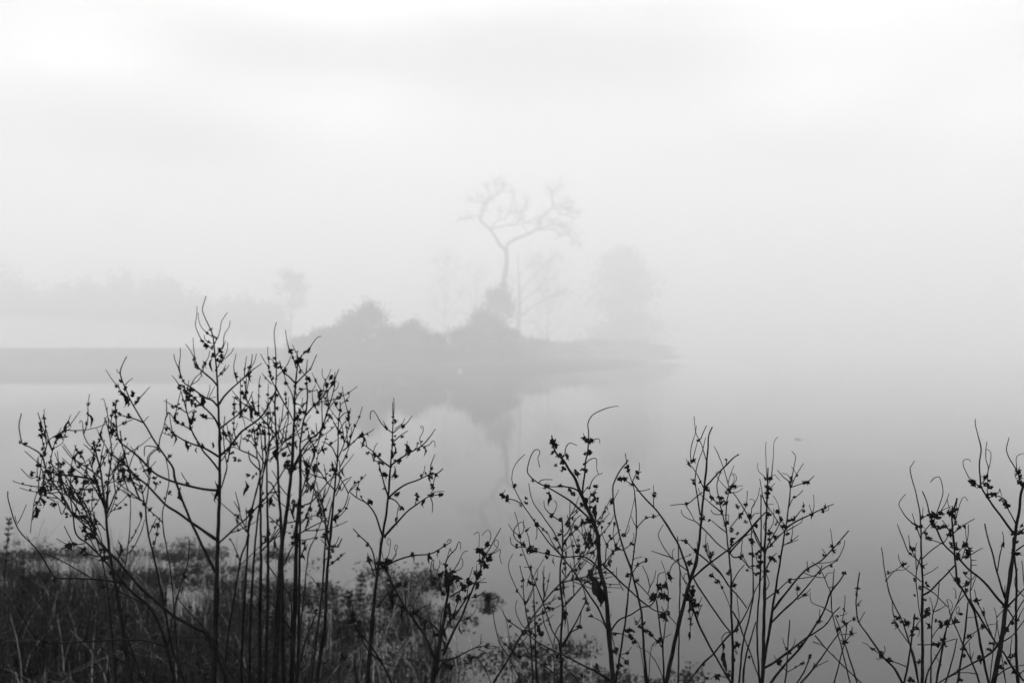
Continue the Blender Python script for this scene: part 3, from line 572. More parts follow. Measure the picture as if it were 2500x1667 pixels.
WEEDS = """
@ dry_weed|2.25|tall dry weed with a curved tip reaching right, in sharp focus right of centre
H 11.5 9 ^ 930,1580 925,1480 905,1250 890,1050 870,850 830,690 815,450 775,323 740,243 705,163
H 9 3 705,163 680,108 640,3 600,-57 550,-137 500,-187 470,-257 460,-327
G 5 1.6 695,745 712,600 722,500 735,430 745,300 738,210 780,140 860,100 940,80 972,78
G 2.6 1.4 765,340 815,325 830,340 828,358
G 2.6 1.4 725,515 755,485 800,480 808,560 825,598 848,585
G 2.6 1.4 750,700 770,650 800,610 825,595
G 3 1.6 562,450 568,400 600,358 655,376
G 5 1.6 745,930 680,870 600,800 500,735 410,690 340,650 285,600 275,560 300,460 330,412 362,410 370,435 355,470 360,510 368,545
G 2.6 1.6 358,670 378,645 420,638 468,638
G 4 2 690,752 640,710 560,693 480,692 430,690 418,665
G 2.4 1.4 700,745 730,700 745,690
H 5 1.6 885,1150 820,1000 740,880 640,730 540,600 430,480 320,320 240,200 190,110 160,30 155,-7 165,-67 200,-127 255,-182
H 4 1.8 830,695 760,630 700,600 640,597 540,605 430,580 350,560 260,530 190,525 150,500 145,460 140,450
H 3 1.5 260,520 200,480 172,440 175,390 205,348 238,338 258,380
H 3 1.8 820,700 740,640 690,612
H 3 1.6 240,200 180,170 120,155 85,135 105,90
H 2.6 1.6 300,545 285,460 268,400 300,375
H 2.4 1.6 345,365 347,430 337,470
H 5.5 2 925,1558 800,1480 640,1400 500,1330 370,1265 260,1180 140,1100 100,1050 85,1010
H 3 1.6 880,1150 840,1095 770,1060
H 2.4 1.6 900,1075 920,1035
H 3.2 1.8 905,1182 1010,1195 1090,1250
H 3.4 1.6 937,1530 970,1440 985,1360 1040,1330 1072,1290
H 2.6 1.8 918,1190 940,1280 955,1330 1035,1405
H 5 2 858,670 950,755 1050,850 1150,940 1250,1010 1340,1040 1420,1120
H 4.5 1.8 908,1182 970,1090 1070,1040 1150,990 1220,970 1265,890 1270,800 1280,735 1330,715
H 3 1.6 860,660 900,600 960,545 1000,500
* G 17 715,320 755,340 715,440 745,440 708,515 698,560 725,575 640,570 655,595 470,350 482,378 475,430 515,450 545,455 575,460 540,505 495,530 550,560
* G 16 315,648 425,690 435,740 525,690 600,720 625,745 745,700 795,683 710,780 730,800 780,750 800,780 780,795 812,800 720,835 740,850 690,830 740,950 775,960 822,968 845,1005
* H 15 235,500 250,515 300,550 320,530 340,550 280,562 225,585 190,520 420,600 665,555 668,615 270,400 345,355 85,135 120,155 175,60 265,150 265,190 225,205 430,570
* H 15 135,1090 145,1130 430,1312 500,1352 540,1390 245,1180 765,1050 940,1190 1095,1255 1055,1165 1080,1172 1035,1165 1060,1210 975,1440 1040,1335 690,1510 800,1432 812,1470
* H 20 950,1315 1035,1405 1245,890 1240,920 1290,830 1330,820 1300,900 1322,898
* H 9 550,600 700,600 820,690 850,660 890,1150 905,1185 925,1480
o G 38 755,1035 800,830
o G 32 812,1050 435,735
o H 68 803,765
o H 20 475,610 685,640
@ dry_weed|2.95|slim dry weed with crossing stems directly left of the tall curved-tip weed
H 6 3 ^ 540,1580 535,1400 530,1270 540,1100 545,980 530,850 525,700 540,600 545,480 540,330 535,300
H 3.5 2 545,990 620,910 690,830 760,740 790,660 810,580
H 3 2 545,560 560,480 640,400 700,340
H 3.5 2 540,1270 620,1150 690,1010 720,930 700,830 640,720
H 3.2 1.5 540,560 510,480 470,400 400,300 340,220 300,130 285,40
H 2.5 1.5 535,330 470,290 410,230 400,170
H 2 1.4 470,285 500,210 480,170
H 2.5 1.5 540,600 470,500 420,400
H 2.2 1.4 548,560 610,510 622,470
H 2.5 1.6 545,450 590,400 600,300 600,180
H 2.5 1.6 560,360 620,260 670,140
H 2.4 1.6 590,400 650,310 690,280
H 3.2 1.8 550,1280 610,1180 665,1140 690,1020
H 2.4 1.5 545,990 570,1040 560,1140
H 2.8 1.6 540,1100 490,1180 470,1290 400,1340
* H 13 610,425 650,380 575,360 590,340 540,402 520,430 495,462 515,530 562,485 465,285 525,318 710,915 735,960 740,1000 762,1052 670,1135 555,1275 572,1275 700,330 720,345 690,350 780,760 740,790 760,730
o H 34 570,1010
o H 20 548,690 735,920
@ dry_weed|2.75|low clump of thin upright dry stems left of the slim weed with crossing stems
H 5 2 ^ 350,1580 340,1400 335,1200 330,1000 320,830 310,760 300,660
H 5 2 ^ 320,1580 310,1400 295,1200 270,1050 250,930 240,780 218,670
H 3.5 2 ^ 240,1580 150,1400 60,1250 20,1080 5,1000
H 4.5 1.6 ^ 530,1580 520,1280 460,1150 400,970 350,840 280,660 240,560 215,440 200,330 175,255
H 3 2 ^ 480,1580 478,1340 470,1290 430,1180 400,1100 390,990
H 2.4 1.4 255,950 200,860 150,750 130,670 145,610 165,580
H 2.4 1.4 260,960 300,880 350,760 350,690
H 2.6 1.4 300,1150 240,1130 195,1050 185,980 195,930
H 3.4 1.8 305,1370 240,1358 200,1370 150,1310 100,1270 60,1210 40,1185
H 2 1.2 312,770 350,700 400,620
H 2 1.2 270,830 300,700 250,680
H 3 2 345,1400 440,1460 500,1510 520,1568
H 2.5 1.6 ^ 400,1580 405,1480 410,1385
H 3 1.8 ^ 690,1580 600,1480 480,1370 345,1260
H 2.4 1.5 320,1210 350,1195 385,1190
H 2.4 1.5 260,970 300,900 320,840
H 2.2 1.4 215,440 245,400 245,320
H 2.2 1.4 210,440 160,400 130,350
H 2.4 1.5 400,980 450,1010
H 3 1.8 330,1400 260,1290 215,1220 180,1185
* H 12 210,1360 105,1270 165,1332 345,770 290,790 300,805 230,830 238,780 320,812 345,950 290,1070 370,1080 330,1200 445,1120 385,1190 435,992 195,860 255,950 270,1010 340,1110 300,1180 320,1290 350,1330 215,438 300,680
@ dry_weed|3.35|leaning blurred dry stem crossing diagonally behind the clump of thin upright stems
H 5 2 ^ 0,1590 130,1380 230,1200 340,1030 440,900 520,810 600,720 680,620 740,500 760,430
H 3.5 2 530,805 640,770 740,750 820,720 900,660
H 3 1.6 690,600 740,560 790,400 800,280
H 2.6 1.6 400,970 460,940 520,900
* H 12 760,715 745,735 520,918 700,570 725,420 860,660 795,275
@ dry_weed|2.6|slender forked dry weed just right of the tall curved-tip weed
H 5.5 2 ^ 945,1590 1000,1250 1030,1050 1050,850 1070,730 1090,560 1105,450 1110,330 1100,150 1085,60 1060,-20 1040,-80 1025,-190
H 6.5 3 ^ 1195,1590 1170,1350 1150,1050 1120,900 1080,740 1050,640 1010,540 980,430 950,300 935,200 930,100 935,40 980,-50 1045,-140
H 2.4 1.5 1082,25 1100,-20 1130,-60 1132,-120
H 2.6 1.5 1085,50 1040,25 990,0
H 2.4 1.5 1108,95 1160,95 1215,80
H 2.6 1.5 1115,375 1180,310 1240,292 1295,280
H 2.2 1.4 1108,372 1082,325 1070,290
H 2.4 1.4 1010,545 1060,512 1088,460 1085,420
H 2.6 1.6 1005,555 950,510 932,430 940,350
H 3 1.6 870,650 885,510 930,450 990,390
H 2.2 1.4 885,510 850,440 840,380
H 2.4 1.6 932,190 916,165 925,150
H 2 1.4 935,165 975,90
H 2.4 1.4 1065,690 1090,620 1155,600
H 2.6 1.6 1075,730 1120,665 1180,632 1198,628
H 2.2 1.4 1012,450 1045,360 1090,180 1100,140
H 2 1.3 1015,445 1050,400 1055,360
H 3 2 1090,770 1200,890 1250,940
H 2.6 1.5 1200,880 1215,830 1245,770 1260,705
H 3 1.6 1215,840 1190,740 1155,665
H 2.6 1.5 1010,860 970,780 955,730 960,680
H 5 3 ^ 1322,1590 1310,1280 1290,1150 1270,980 1250,900
H 2.6 1.5 1302,1280 1230,1210 1180,1170 1150,1100
H 2.2 1.4 1305,1232 1340,1210 1375,1190
H 2.6 1.6 ^ 1205,1590 1210,1420 1232,1275 1280,1240
H 3 1.8 ^ 1320,1580 1300,1490 1220,1350 1110,1280
H 3.5 2 1310,1300 1330,1120 1340,1060 1300,980
H 2.5 1.5 1352,1000 1350,850 1330,720 1300,630
H 3 1.6 ^ 1180,1590 1150,1350 1110,1240 1050,1200
H 2.6 1.5 1150,1050 1110,1120 1095,1060
* H 15 985,8 1020,5 1045,-60 1038,-85 1125,-40 1115,-8 1075,50 925,180 940,350 912,455 885,512 955,540 1015,440 1075,505 1050,740 1035,745 1112,785 1185,300 1240,292 1120,665 1182,630 1350,920 1180,1165 1220,1190 1280,1235 1130,1130 1110,1105 1160,1110 1140,1140 1330,1080 1310,1050 1350,1030
* H 9 1010,548 1112,375 1090,560 1070,725 1240,1270 1300,1285
@ dry_weed|2.45|stout dry weed stem curving up to an upright forked top, centre right
I 11 3 ^ 76,2220 136,1937 176,1757 226,1557 266,1407 300,1300 330,1160 348,990 362,830 375,700 392,530 402,400 410,300 435,235
I 2.6 1.5 392,490 365,410 345,350 315,290 303,240 297,155
I 2.6 2 348,330 370,270 392,225
I 2.4 1.4 275,490 268,450 278,380 305,285 315,225
I 2.4 1.4 290,480 305,410 325,340
I 4 1.5 345,910 325,790 310,690 305,610 330,500 365,400 385,315
I 3 1.5 370,700 330,620 290,550 250,510 235,480
I 4.5 2.6 378,700 450,620 540,530 600,470 640,445
I 2.4 2 540,520 547,485
I 2.8 1.8 358,735 310,775 250,820 190,825 115,835
I 2.4 1.6 232,830 300,950
I 3 1.5 350,1000 310,960 240,930 205,900 198,870
I 3.5 2.6 355,1000 460,1110 560,1195
I 5.5 3.4 262,1400 246,1327 186,1157 126,1047 36,907 -54,807 -134,717 -174,657
I 2.4 1.5 -10,850 -14,780 -12,680
I 4.5 2.4 ^ 175,2220 185,1600 190,1400 180,1250 170,1072
I 5 2.4 272,1400 420,1275 560,1170 690,1050 790,940 850,880
I 3.2 1.6 255,1340 200,1300 130,1240 60,1215 -28,1182
I 2.6 1.5 130,1240 60,1150 25,1070 38,1020 60,980
I 2 1.4 132,1235 130,1195 145,1165
I 2.6 1.6 100,1400 120,1310 170,1255 265,1215
I 2.6 1.6 332,1195 300,1180 225,1105 172,1104
I 4 3 328,1205 415,1275 500,1360 580,1470 650,1550 700,1620
I 2.4 1.5 262,1400 245,1360 222,1362 220,1400 240,1450
I 2.8 1.6 250,1440 205,1380 185,1310
I 3 1.8 230,1500 262,1440 300,1340 325,1260 320,1110
I 4.5 4 293,1397 357,1500 477,1677 573,1805
I 5.5 4 270,1560 330,1740 445,1965 541,2125 580,2200
I 2.6 1.6 316,1712 345,1620 360,1590
I 2.6 1.5 300,1610 340,1575 357,1533
I 3 1.8 250,1500 262,1620 268,1790
I 3 2 240,1480 290,1600 270,1740
* I 15 330,335 290,495 265,520 295,655 345,655 370,700 400,710 240,820 370,930 355,940 410,950 225,1105 305,1180 265,1275 250,1480 280,1490 290,1510 240,1530 262,1550 100,1360 115,1390 60,1450 30,1462 45,1520 20,1535 280,1460 -8,755
* I 14 246,1490 277,1495 285,1520 253,1552 277,1584 309,1597 269,1632 261,1702 273,1745 325,1600 320,1660 300,1560
* I 8 540,485 635,447 265,1215 130,1240 170,1250 190,1500
o I 22 268,1800 262,1590
@ dry_weed|2.7|dry weed with tangled curly tips right of the stout curving stem
I 7.5 2 ^ 589,2230 593,1981 589,1805 581,1645 581,1421 573,1301 561,1197 545,1045 520,920 500,850 490,790 470,690 485,620 505,570
I 3.4 1.5 545,1040 540,900 550,800 562,720 550,640 510,520 480,440 448,383
I 2.8 1.8 540,1040 500,1010 430,950
I 4.5 3 570,1200 600,1160 700,1050 840,890
I 3 1.8 568,1192 590,1140 690,1070 740,1050 750,1020
I 3 1.5 508,890 400,800 345,750 330,700
I 2 1.2 562,715 520,680 480,630 465,590 480,575 510,590
I 2 1.2 590,735 630,730 670,702
I 2.2 1.3 556,670 575,600 603,530
I 1.8 1.2 585,690 620,640 612,600 588,590
I 1.8 1.2 580,690 605,640 598,605 575,600
I 1.8 1.2 605,715 640,688 668,685
I 4 2.5 840,1200 760,1040 700,900 640,800 590,735
I 2.6 1.5 500,835 430,775 412,700
I 2.4 1.5 512,905 450,900 425,868
I 2 1.3 515,915 560,910 555,965
I 2.4 1.6 570,1010 640,920 690,850 705,725
I 3 1.8 570,1200 600,1232 655,1240 720,1320
I 3.2 2 585,1440 630,1350 680,1290
I 4.5 4 585,1810 525,1870 445,1970 360,2050 261,2173
I 3.5 2.2 589,1810 645,1740 710,1630 750,1517 800,1421 825,1373
I 4 3 585,1640 637,1725 669,1821 733,1981 800,2180
I 2.4 1.6 580,1810 540,1810 510,1850 510,1880
I 3 2 560,1450 500,1350 430,1260 400,1120
I 2.6 1.6 430,1270 385,1180 380,1130
I 2.6 1.6 585,1650 510,1460 430,1370
I 2.6 1.6 430,1290 390,1150 390,1045
I 2.4 1.6 600,1800 640,1700 620,1500
I 2.4 1.6 580,2190 540,2150 440,2140
* I 14 580,700 597,690 575,722 540,740 565,728 500,780 500,812 535,815 430,775 475,815 505,890 625,840 635,852 645,915 660,910 690,830 690,960 545,975 585,1020 625,1050 590,1100 585,1130 600,1445 565,1350 655,1230 770,990 725,915
* I 14 637,1725 620,1790 629,1900 612,1916 637,1893 620,1957 604,2012 717,1997 569,2101 556,2133 476,2149 388,2157 372,2053 380,1150 385,1180 430,1205 425,1225 475,1415 430,1370 510,1460
o I 46 524,1960
o I 26 512,1880
@ dry_weed|2.55|bushy dry weed with many small husks and long side branches sweeping right
I 10 3 ^ 813,2230 825,2061 829,1821 833,1661 837,1501 837,1341 837,1181 845,1021 855,800 860,680 862,550
I 5 3 ^ 800,2220 781,1901 781,1701 797,1501 805,1300 810,1100 808,750
I 7.5 1.6 825,2070 861,1861 885,1725 893,1645 917,1501 945,1325 965,1205 981,1101 1000,990 1020,850 1035,700 1045,620 1070,500 1070,450 1043,420
I 5 2.6 ^ 640,2220 669,1901 717,1701 749,1517 745,1300 738,1100 735,980
I 5 3 ^ 670,2220 690,2005 770,1725
I 2.2 1.3 860,720 852,600 845,450 848,352
I 2.4 1.3 870,660 890,600 900,500 910,350 938,315
I 2.2 1.3 865,650 830,610 790,570 785,510
I 1.8 1.2 880,640 910,600 930,620 955,645
I 2 1.4 875,710 915,665
I 3 1.8 855,860 820,750 800,630
I 2.6 1.6 1040,700 1060,640 1080,600 1135,512
I 1.8 1.2 1078,600 1060,560 1040,540
I 2.6 1.6 1040,695 1130,665 1165,660 1215,610
I 3 1.8 1035,700 1020,650 980,620 935,565
I 1.8 1.2 1038,640 1010,600 970,590
I 2.6 1.6 1022,850 1055,780 1090,760 1132,718
I 2.4 1.6 1010,960 1060,940 1110,880 1135,850 1130,810
I 4.5 2 1000,1010 1090,950 1200,900 1300,850 1365,825
I 2 1.4 1200,900 1215,850 1210,755
I 1.8 1.4 1200,895 1178,828
I 1.8 1.3 1290,875 1325,870 1322,840
I 1.8 1.3 1305,850 1300,820
I 2.6 1.4 1000,1030 1080,990 1120,960 1125,920
I 2.6 1.5 965,1150 1000,1130 1050,1105 1095,1065
I 2 1.2 980,1140 1040,1120 1095,1095
I 2.2 1.3 1000,1000 950,920 940,830 905,760
I 3 1.6 985,1030 940,960 880,870 830,790 805,750
I 2.2 1.4 1040,1110 1050,1040 1050,990
I 3.6 2 838,1180 890,1130 960,1060 1010,1010
I 3.6 2 840,1210 870,1120 940,1000 960,930
I 2.6 1.6 838,1330 880,1250 930,1200
I 3 1.6 834,1200 780,1110 740,1000 720,920
I 2.4 1.4 735,930 760,900 800,895
I 2.2 1.3 735,900 742,850 780,780 800,700
I 1.8 1.2 735,860 762,820 750,792 720,790
I 2.6 1.6 748,1330 700,1280 660,1180 668,1100
I 2.6 1.6 840,1360 800,1320 750,1290
I 2.6 1.6 838,1500 870,1430 850,1340 885,1240
I 2.4 1.4 805,1300 775,1230 820,1150
I 2.4 1.4 870,1060 830,1000 870,900 865,830 905,830
I 2.4 1.4 885,1130 870,1040 905,960 905,860
I 6 2.6 836,2075 917,2030 1037,1941 1149,1853 1229,1805 1309,1741 1365,1661 1411,1613
I 6.5 3 ^ 860,2230 957,2093 1101,1933 1181,1821 1253,1709 1309,1597 1341,1501 1411,1413 1455,1340
I 5 2.4 893,1725 957,1661 1061,1565 1149,1469 1253,1341 1275,1290
I 5.5 2.6 893,1645 950,1568 1050,1440 1150,1330 1250,1270 1320,1210 1400,1120 1480,1030
I 2.8 1.6 1253,1345 1300,1310 1390,1250 1440,1160 1450,1100
I 2.2 1.3 1365,1185 1355,1120 1340,1015
I 2 1.3 1310,1220 1290,1185 1275,1165
I 2 1.4 1255,1280 1330,1270 1390,1250
I 3.4 2 838,1560 930,1490 1030,1410 1190,1380 1250,1350
I 2.2 1.4 1140,1350 1220,1380 1290,1390
I 2.4 1.8 1165,1325 1160,1260
I 3.4 2 ^ 1500,2230 1420,1900 1360,1690 1341,1501 1320,1450 1290,1380 1255,1310 1200,1270
I 2.8 1.6 1345,1510 1360,1440 1370,1320
I 2.2 1.4 1300,1390 1320,1355 1360,1350
I 2.2 1.4 1330,1465 1390,1440
I 2.6 1.5 1095,1535 1085,1500 1095,1450
I 2.6 1.5 1085,1555 1140,1520 1190,1470
I 2.2 1.4 1130,1522 1175,1520
I 4 2.4 ^ 985,2230 1005,2093 1013,1933 1029,1709
I 4 3 ^ 1060,2230 1141,2101 1189,1973
I 5 2.6 ^ 1080,2230 1221,2069 1317,1933 1411,1805
I 2.6 1.5 1221,2069 1277,2045 1325,2021
I 3.4 2 1221,1829 1309,1933 1381,2005 1440,2060
I 2.6 1.6 1205,1877 1269,1901 1309,1933
I 2.8 1.6 1357,1655 1277,1613 1205,1581 1185,1533 1185,1501
I 2.4 1.5 1005,2100 941,2037 909,1981
I 2.4 1.5 1005,2109 1069,2077 1125,2045
I 2.4 1.4 1009,1933 985,1893 973,1845
I 2.4 1.4 1037,1933 1061,1901 1073,1853
I 2.4 1.5 1253,1725 1257,1685 1257,1629
* I 13 840,630 876,625 845,690 860,700 885,710 860,740 855,765 870,910 862,900 725,920 770,990 930,965 922,978 960,940 985,995 1000,1000 1050,945 1065,930 1020,950 870,1030 875,1050 735,1100 740,1115 870,1100 890,1140 915,1080 820,1160 1010,1050 1045,1105 1035,655 1040,630 1080,605 1135,660 1165,660 1065,770 1135,840 1135,878 1200,905 1300,850 1285,878 725,1205 745,1210 775,1205 795,1190 800,1230 805,1265 790,1305 950,1230 915,1255 885,1240 780,1360 705,1330 745,1300 930,1495 935,880 850,1340
* I 13 1165,1325 1172,1340 1295,1215 1365,1185 1405,1120 1255,1350 1030,1410 1445,1350 1350,1150 1345,1295 1390,1250 1140,1520 1090,1470 1001,1929 1029,1965 1101,1913 1253,1717 949,2037 957,2021 1077,2069 1125,2041 1181,1989 1217,2061 1309,1741 1117,1893
@ dry_weed|2.35|dry weed with a straight upright stem, leftmost of the right-edge group
L 8.5 1.6 ^ 700,1610 705,1300 700,1000 705,700 695,500 692,350 690,229 680,109 650,-41 620,-151 598,-251 610,-281 638,-323
K 3 1.6 690,1120 630,1085 560,1020 510,940 505,910 520,880 560,832
K 2.8 1.6 692,1220 650,1100 615,995
K 3 2 700,1385 780,1310 860,1250 885,1240
K 2.6 2 700,1170 780,1075
K 2.2 1.5 692,1050 705,1020 710,945
K 2.2 1.5 700,1030 750,1015 790,1010
K 3.4 1.8 703,1450 650,1380 590,1330 545,1230 490,1085
K 2.8 1.6 650,1380 600,1280 585,1180
K 2.4 1.4 650,1470 645,1350 640,1300 655,1245
K 3 1.6 703,1580 640,1530 545,1450 505,1390 500,1345
K 2.2 1.4 700,1450 750,1420
K 2.4 1.4 700,1530 780,1490 840,1445
L 5 2 ^ 680,1610 620,1330 540,1060 440,850 400,700 385,620 355,415
L 2.2 1.5 398,690 460,620 540,560
L 2 1.3 395,640 480,610 550,600 592,567
L 3 1.8 605,1250 500,1100 460,1000 445,860
L 5.5 3 ^ 540,1610 590,1350 620,1120 640,980
L 3.5 2.4 ^ 670,1610 650,1400 600,1240
L 3 2 695,480 650,640 665,850 685,1000
L 2.4 1.5 590,1090 560,1050 520,1040
L 2.4 1.5 628,1100 630,1010 640,975
L 2.4 1.5 632,1105 680,1040 705,1010
L 2.2 1.4 640,1110 680,1120 665,1175
L 5 3.2 705,820 760,790 850,700 920,630 985,560
L 3.2 2.4 706,740 800,800 850,850 920,920
L 2.2 1.4 703,1010 740,960 765,940
L 3 1.6 665,1240 740,1240 880,1220 990,1190
* L 13 690,240 652,240 625,210 600,415 630,435 600,470 545,560 395,700 415,630 700,155 710,580 640,820 680,755 740,730 725,860 640,690
* L 15 470,1000 460,1050 485,1080 495,1020 525,1045 570,1040 575,1062 650,1020 630,1100 660,1105 620,1140 755,940 740,970 720,1000 765,1080 820,1035 850,1050 860,1080 600,1530 590,1545 622,1550 675,1385
@ dry_weed|2.3|dry weed with clusters of dark husks, middle of the right-edge group
L 6 4 ^ 1275,1610 1200,1250 1150,980 1090,850 1030,750 1000,690 985,560 970,359 960,249 955,149 980,59 998,-3
K 2.6 1.4 970,1100 1000,1000 1020,920 1045,865 1070,858 1090,890
K 2 1.4 975,1050 985,1000 998,900
K 3 1.6 965,1165 1030,1115 1080,1080 1150,1040
K 2.6 2 970,1210 940,1160 900,1090 870,1050
K 2.4 1.5 1030,1410 1070,1280 1090,1200 1095,1090
K 2.6 1.6 1115,1610 1115,1400 1100,1300 1075,1200 1070,1120
K 2.4 1.4 1110,1350 1160,1320 1218,1290
K 2 1.4 1112,1395 1165,1393
K 2 1.4 1112,1440 1130,1436 1168,1432
K 2.4 1.5 985,1400 1010,1330 1045,1280 1053,1230
L 5 2 ^ 1205,1610 1130,1400 1050,1240 1000,1120 940,980 918,870
L 4.5 2 ^ 715,1620 760,1450 860,1270 900,1130 950,1000 1000,880 1040,780
L 5.5 3 ^ 810,1620 870,1300 910,1100 960,960
L 4.5 2.4 ^ 885,1610 950,1400 1000,1190
L 5.5 3 ^ 995,1610 1040,1320 1060,1180 1080,1000 1090,880
L 4 2 ^ 775,1610 780,1250 790,1000 830,870 850,690
L 2.4 1.5 800,960 860,935 900,910
L 2 1.4 792,960 790,920 765,835
L 3 1.6 1030,755 1060,740 1110,700 1165,640
L 2.6 1.5 1115,780 1140,720 1165,640
L 2.6 1.5 1112,690 1060,640 1110,610
L 2.6 1.6 1120,870 1112,780 1118,700 1120,560 1115,490
L 2.8 1.6 1060,1190 1140,1140 1240,1080 1330,1060
L 2.2 1.4 1075,1010 1140,1005 1200,990
L 3.4 1.8 1300,1180 1220,980 1170,870 1145,770
L 2.4 1.5 1230,1000 1225,920
L 5 4 1100,850 1130,900 1200,1020 1300,1180 1400,1320 1480,1440 1568,1550
L 1.8 1.2 930,970 960,920 945,870 915,855 910,875
L 1.8 1.2 1000,985 1020,940 1010,915 990,940 995,980
L 3 1.8 1030,760 985,700 920,600
L 2.8 1.6 985,910 1030,850 1100,780
L 2.4 1.5 990,850 985,780 965,760
L 2.6 1.5 780,1190 840,1100 920,1060
L 2.6 1.5 1130,1400 1110,1330 1105,1215
L 2.2 1.4 1120,1360 1140,1300
L 2.2 1.4 870,1420 830,1360 812,1325
L 3 1.8 1060,1250 1100,1200 1145,1150
* K 16 930,995 960,970 980,965 965,1020 990,1075 945,1130 950,1150 1020,1115 1057,1107 945,1250 952,1270 990,1255 1070,1370 1085,1365 1005,1350 1010,1375 990,1290 1100,1340 1070,1265 1095,1305 1070,1505 930,1175
* L 15 825,1240 850,1230 870,1200 890,1240 800,1240 895,1190 980,1040 992,1045 915,1070 920,1050 865,1070 1055,1330 1050,1280 1010,1470 1030,1540 1000,700 1000,680 1080,720 1070,770 1170,870 1220,970 1220,1085 1280,1230 1300,1232 1270,1280 1195,1360 1100,1170 1030,975
@ dry_weed|2.15|thickest dry weed stem at the right edge, with a long branch arching up left
L 12.5 5 ^ 1295,1620 1330,1450 1380,1180 1410,930 1450,650 1480,430 1500,250 1530,80 1545,-60 1600,-200 1650,-330
K 6 1.8 1483,1170 1380,1030 1290,910 1210,780 1195,700 1190,560 1203,440 1175,330 1155,240 1157,195
K 2.8 1.5 1205,775 1150,740 1100,690 1055,600 1052,550 1075,535 1105,540 1113,558
K 2.8 1.5 1208,745 1250,680 1265,600 1245,540 1243,460 1255,385
K 2.4 1.4 1258,720 1262,640 1280,560 1288,490 1265,455 1248,452
K 2.6 1.6 1265,860 1255,800 1258,720
K 3.4 2 1500,1100 1490,1070 1430,950 1410,900 1390,870 1350,850 1310,840 1275,865
K 2.2 1.4 1320,835 1355,815 1362,785 1378,845
K 4 1.8 1540,760 1530,700 1510,640 1450,540 1418,460 1425,410 1443,350
K 2 1.4 1512,645 1490,655 1503,705
K 2.2 1.4 1510,640 1500,530 1530,495 1570,485
K 6.5 2.4 1412,1790 1330,1700 1230,1580 1100,1470 1030,1400 960,1330 880,1250 830,1140 800,1090 770,1010 740,900 705,808
K 2.8 1.6 800,1060 850,920 878,830 870,750 850,690 820,690 790,710 770,735
K 2.2 1.4 805,1030 870,970 965,930
K 2.2 1.4 850,990 890,930 915,870 928,828
K 2.2 1.4 945,975 925,920 912,870
K 2.6 1.6 880,1255 840,1240 750,1210 725,1165
K 2.6 1.6 885,1245 920,1190 945,1140
K 2.4 1.6 820,1110 870,1110 905,1110
L 5 3 1415,870 1370,730 1338,620 1290,430 1250,299 1235,214
L 3 1.6 1338,620 1370,449 1395,339 1383,277
L 2.4 1.5 1408,860 1405,730
L 4 2 1500,440 1530,420 1590,380
L 3 2 1490,310 1530,280 1590,240
L 7.5 4 ^ 1522,1620 1505,1400 1500,1150 1500,900 1505,700 1490,520 1475,400 1478,330
L 5 3 1425,920 1480,860 1590,740
L 4 2.4 1430,940 1500,1050
L 2 1.6 1420,915 1460,915
L 2 1.6 1410,925 1370,925
L 3 1.6 ^ 1270,1610 1310,1250 1335,1080 1335,1000 1313,925
L 2.4 1.6 1335,1010 1400,930
L 4 2.4 1385,1180 1470,1020 1590,820
L 3.4 2 1380,1220 1480,1150 1590,1000
L 3 2 1500,760 1590,860
L 3 2 ^ 1600,1610 1590,1000 1550,530
L 2.6 1.5 1503,780 1490,700 1512,590
L 3.4 2 1310,1530 1430,1440 1590,1410
L 3 1.8 1508,1490 1430,1380 1400,1300
L 2.6 1.6 1450,1400 1450,1340 1465,1175
L 5 3 1370,1190 1300,1300 1130,1400 1000,1470 880,1540 800,1600
L 3 1.8 1180,1490 1030,1480 900,1530
L 3 2 1515,1500 1590,1440
L 2.6 1.5 1505,1050 1545,960 1590,900
L 3 1.8 ^ 1420,1620 1345,1100 1350,1040
* K 17 1125,720 1142,735 1110,725 1190,770 1238,683 1270,720 1240,745 1255,765 1285,775 1265,845 1310,835 1375,880 1400,895 1415,925 1420,945 1515,640 1540,690 1530,740 1550,740 1527,720 1535,1160 1510,1240 1390,1265 1480,1165 1550,1100
* K 17 790,1010 770,1015 810,1022 840,1025 865,990 790,1070 800,1092 860,1110 885,1105 910,1110 750,1205 772,1215 730,1165
* L 15 1440,1340 1455,1345 1480,1330 1360,1420 1372,1440 1410,1390 1515,1495 1500,1480 1510,1030 1460,1050 1410,1110 1410,930 1400,915 1430,910 1480,450 1500,460
@ dry_weed|2.5|lone dry branch curving up left, in the gap left of the right-edge group
L 5.5 2.4 ^ 560,1620 470,1450 360,1330 250,1170 165,1050 140,920 145,820 155,720 172,625
L 3 1.8 575,1430 500,1400 440,1380 380,1350
L 2.6 1.5 350,1325 270,1270 230,1235 190,1220
L 2.4 1.6 365,1325 385,1290 380,1250
L 2.4 1.6 370,1350 330,1365 308,1355
L 2.4 1.6 163,1050 190,1000 217,960
L 2.2 1.6 145,910 165,890 187,860
L 2 1.6 147,800 130,785
L 2 1.6 162,1052 150,1045
* L 17 360,1325 350,1342
* L 12 440,1378 160,902 145,815 280,1275 155,765 420,1372
@ dry_weed|2.65|sparse dry weed with crossed stems, left of the lone branch in the right gap
L 4.5 2.2 ^ 165,1620 130,1500 40,1220 0,1100 -40,990
L 4 2.2 ^ 230,1620 130,1510 60,1450 0,1390 -60,1320
L 3.6 1.6 ^ -60,1620 0,1380 40,1220 60,1080 25,1040 40,940 45,820
L 2.4 1.5 42,1215 100,1150 105,1080
L 2.4 1.5 0,1158 60,1150 145,1138
L 2.4 1.5 0,1105 60,1060 120,1020 145,1000
L 2 1.4 0,990 30,990 65,972
* L 12 40,1220 60,1072 100,1142 40,945 38,1052 120,1020 -5,1110 -20,1000
@ dry_weed|2.3|dry weed with looping curly tips, standing before the shore weeds at centre
F 13.5 5 ^ 795,1620 830,1400 870,1200 890,1080 910,950 925,850 930,770
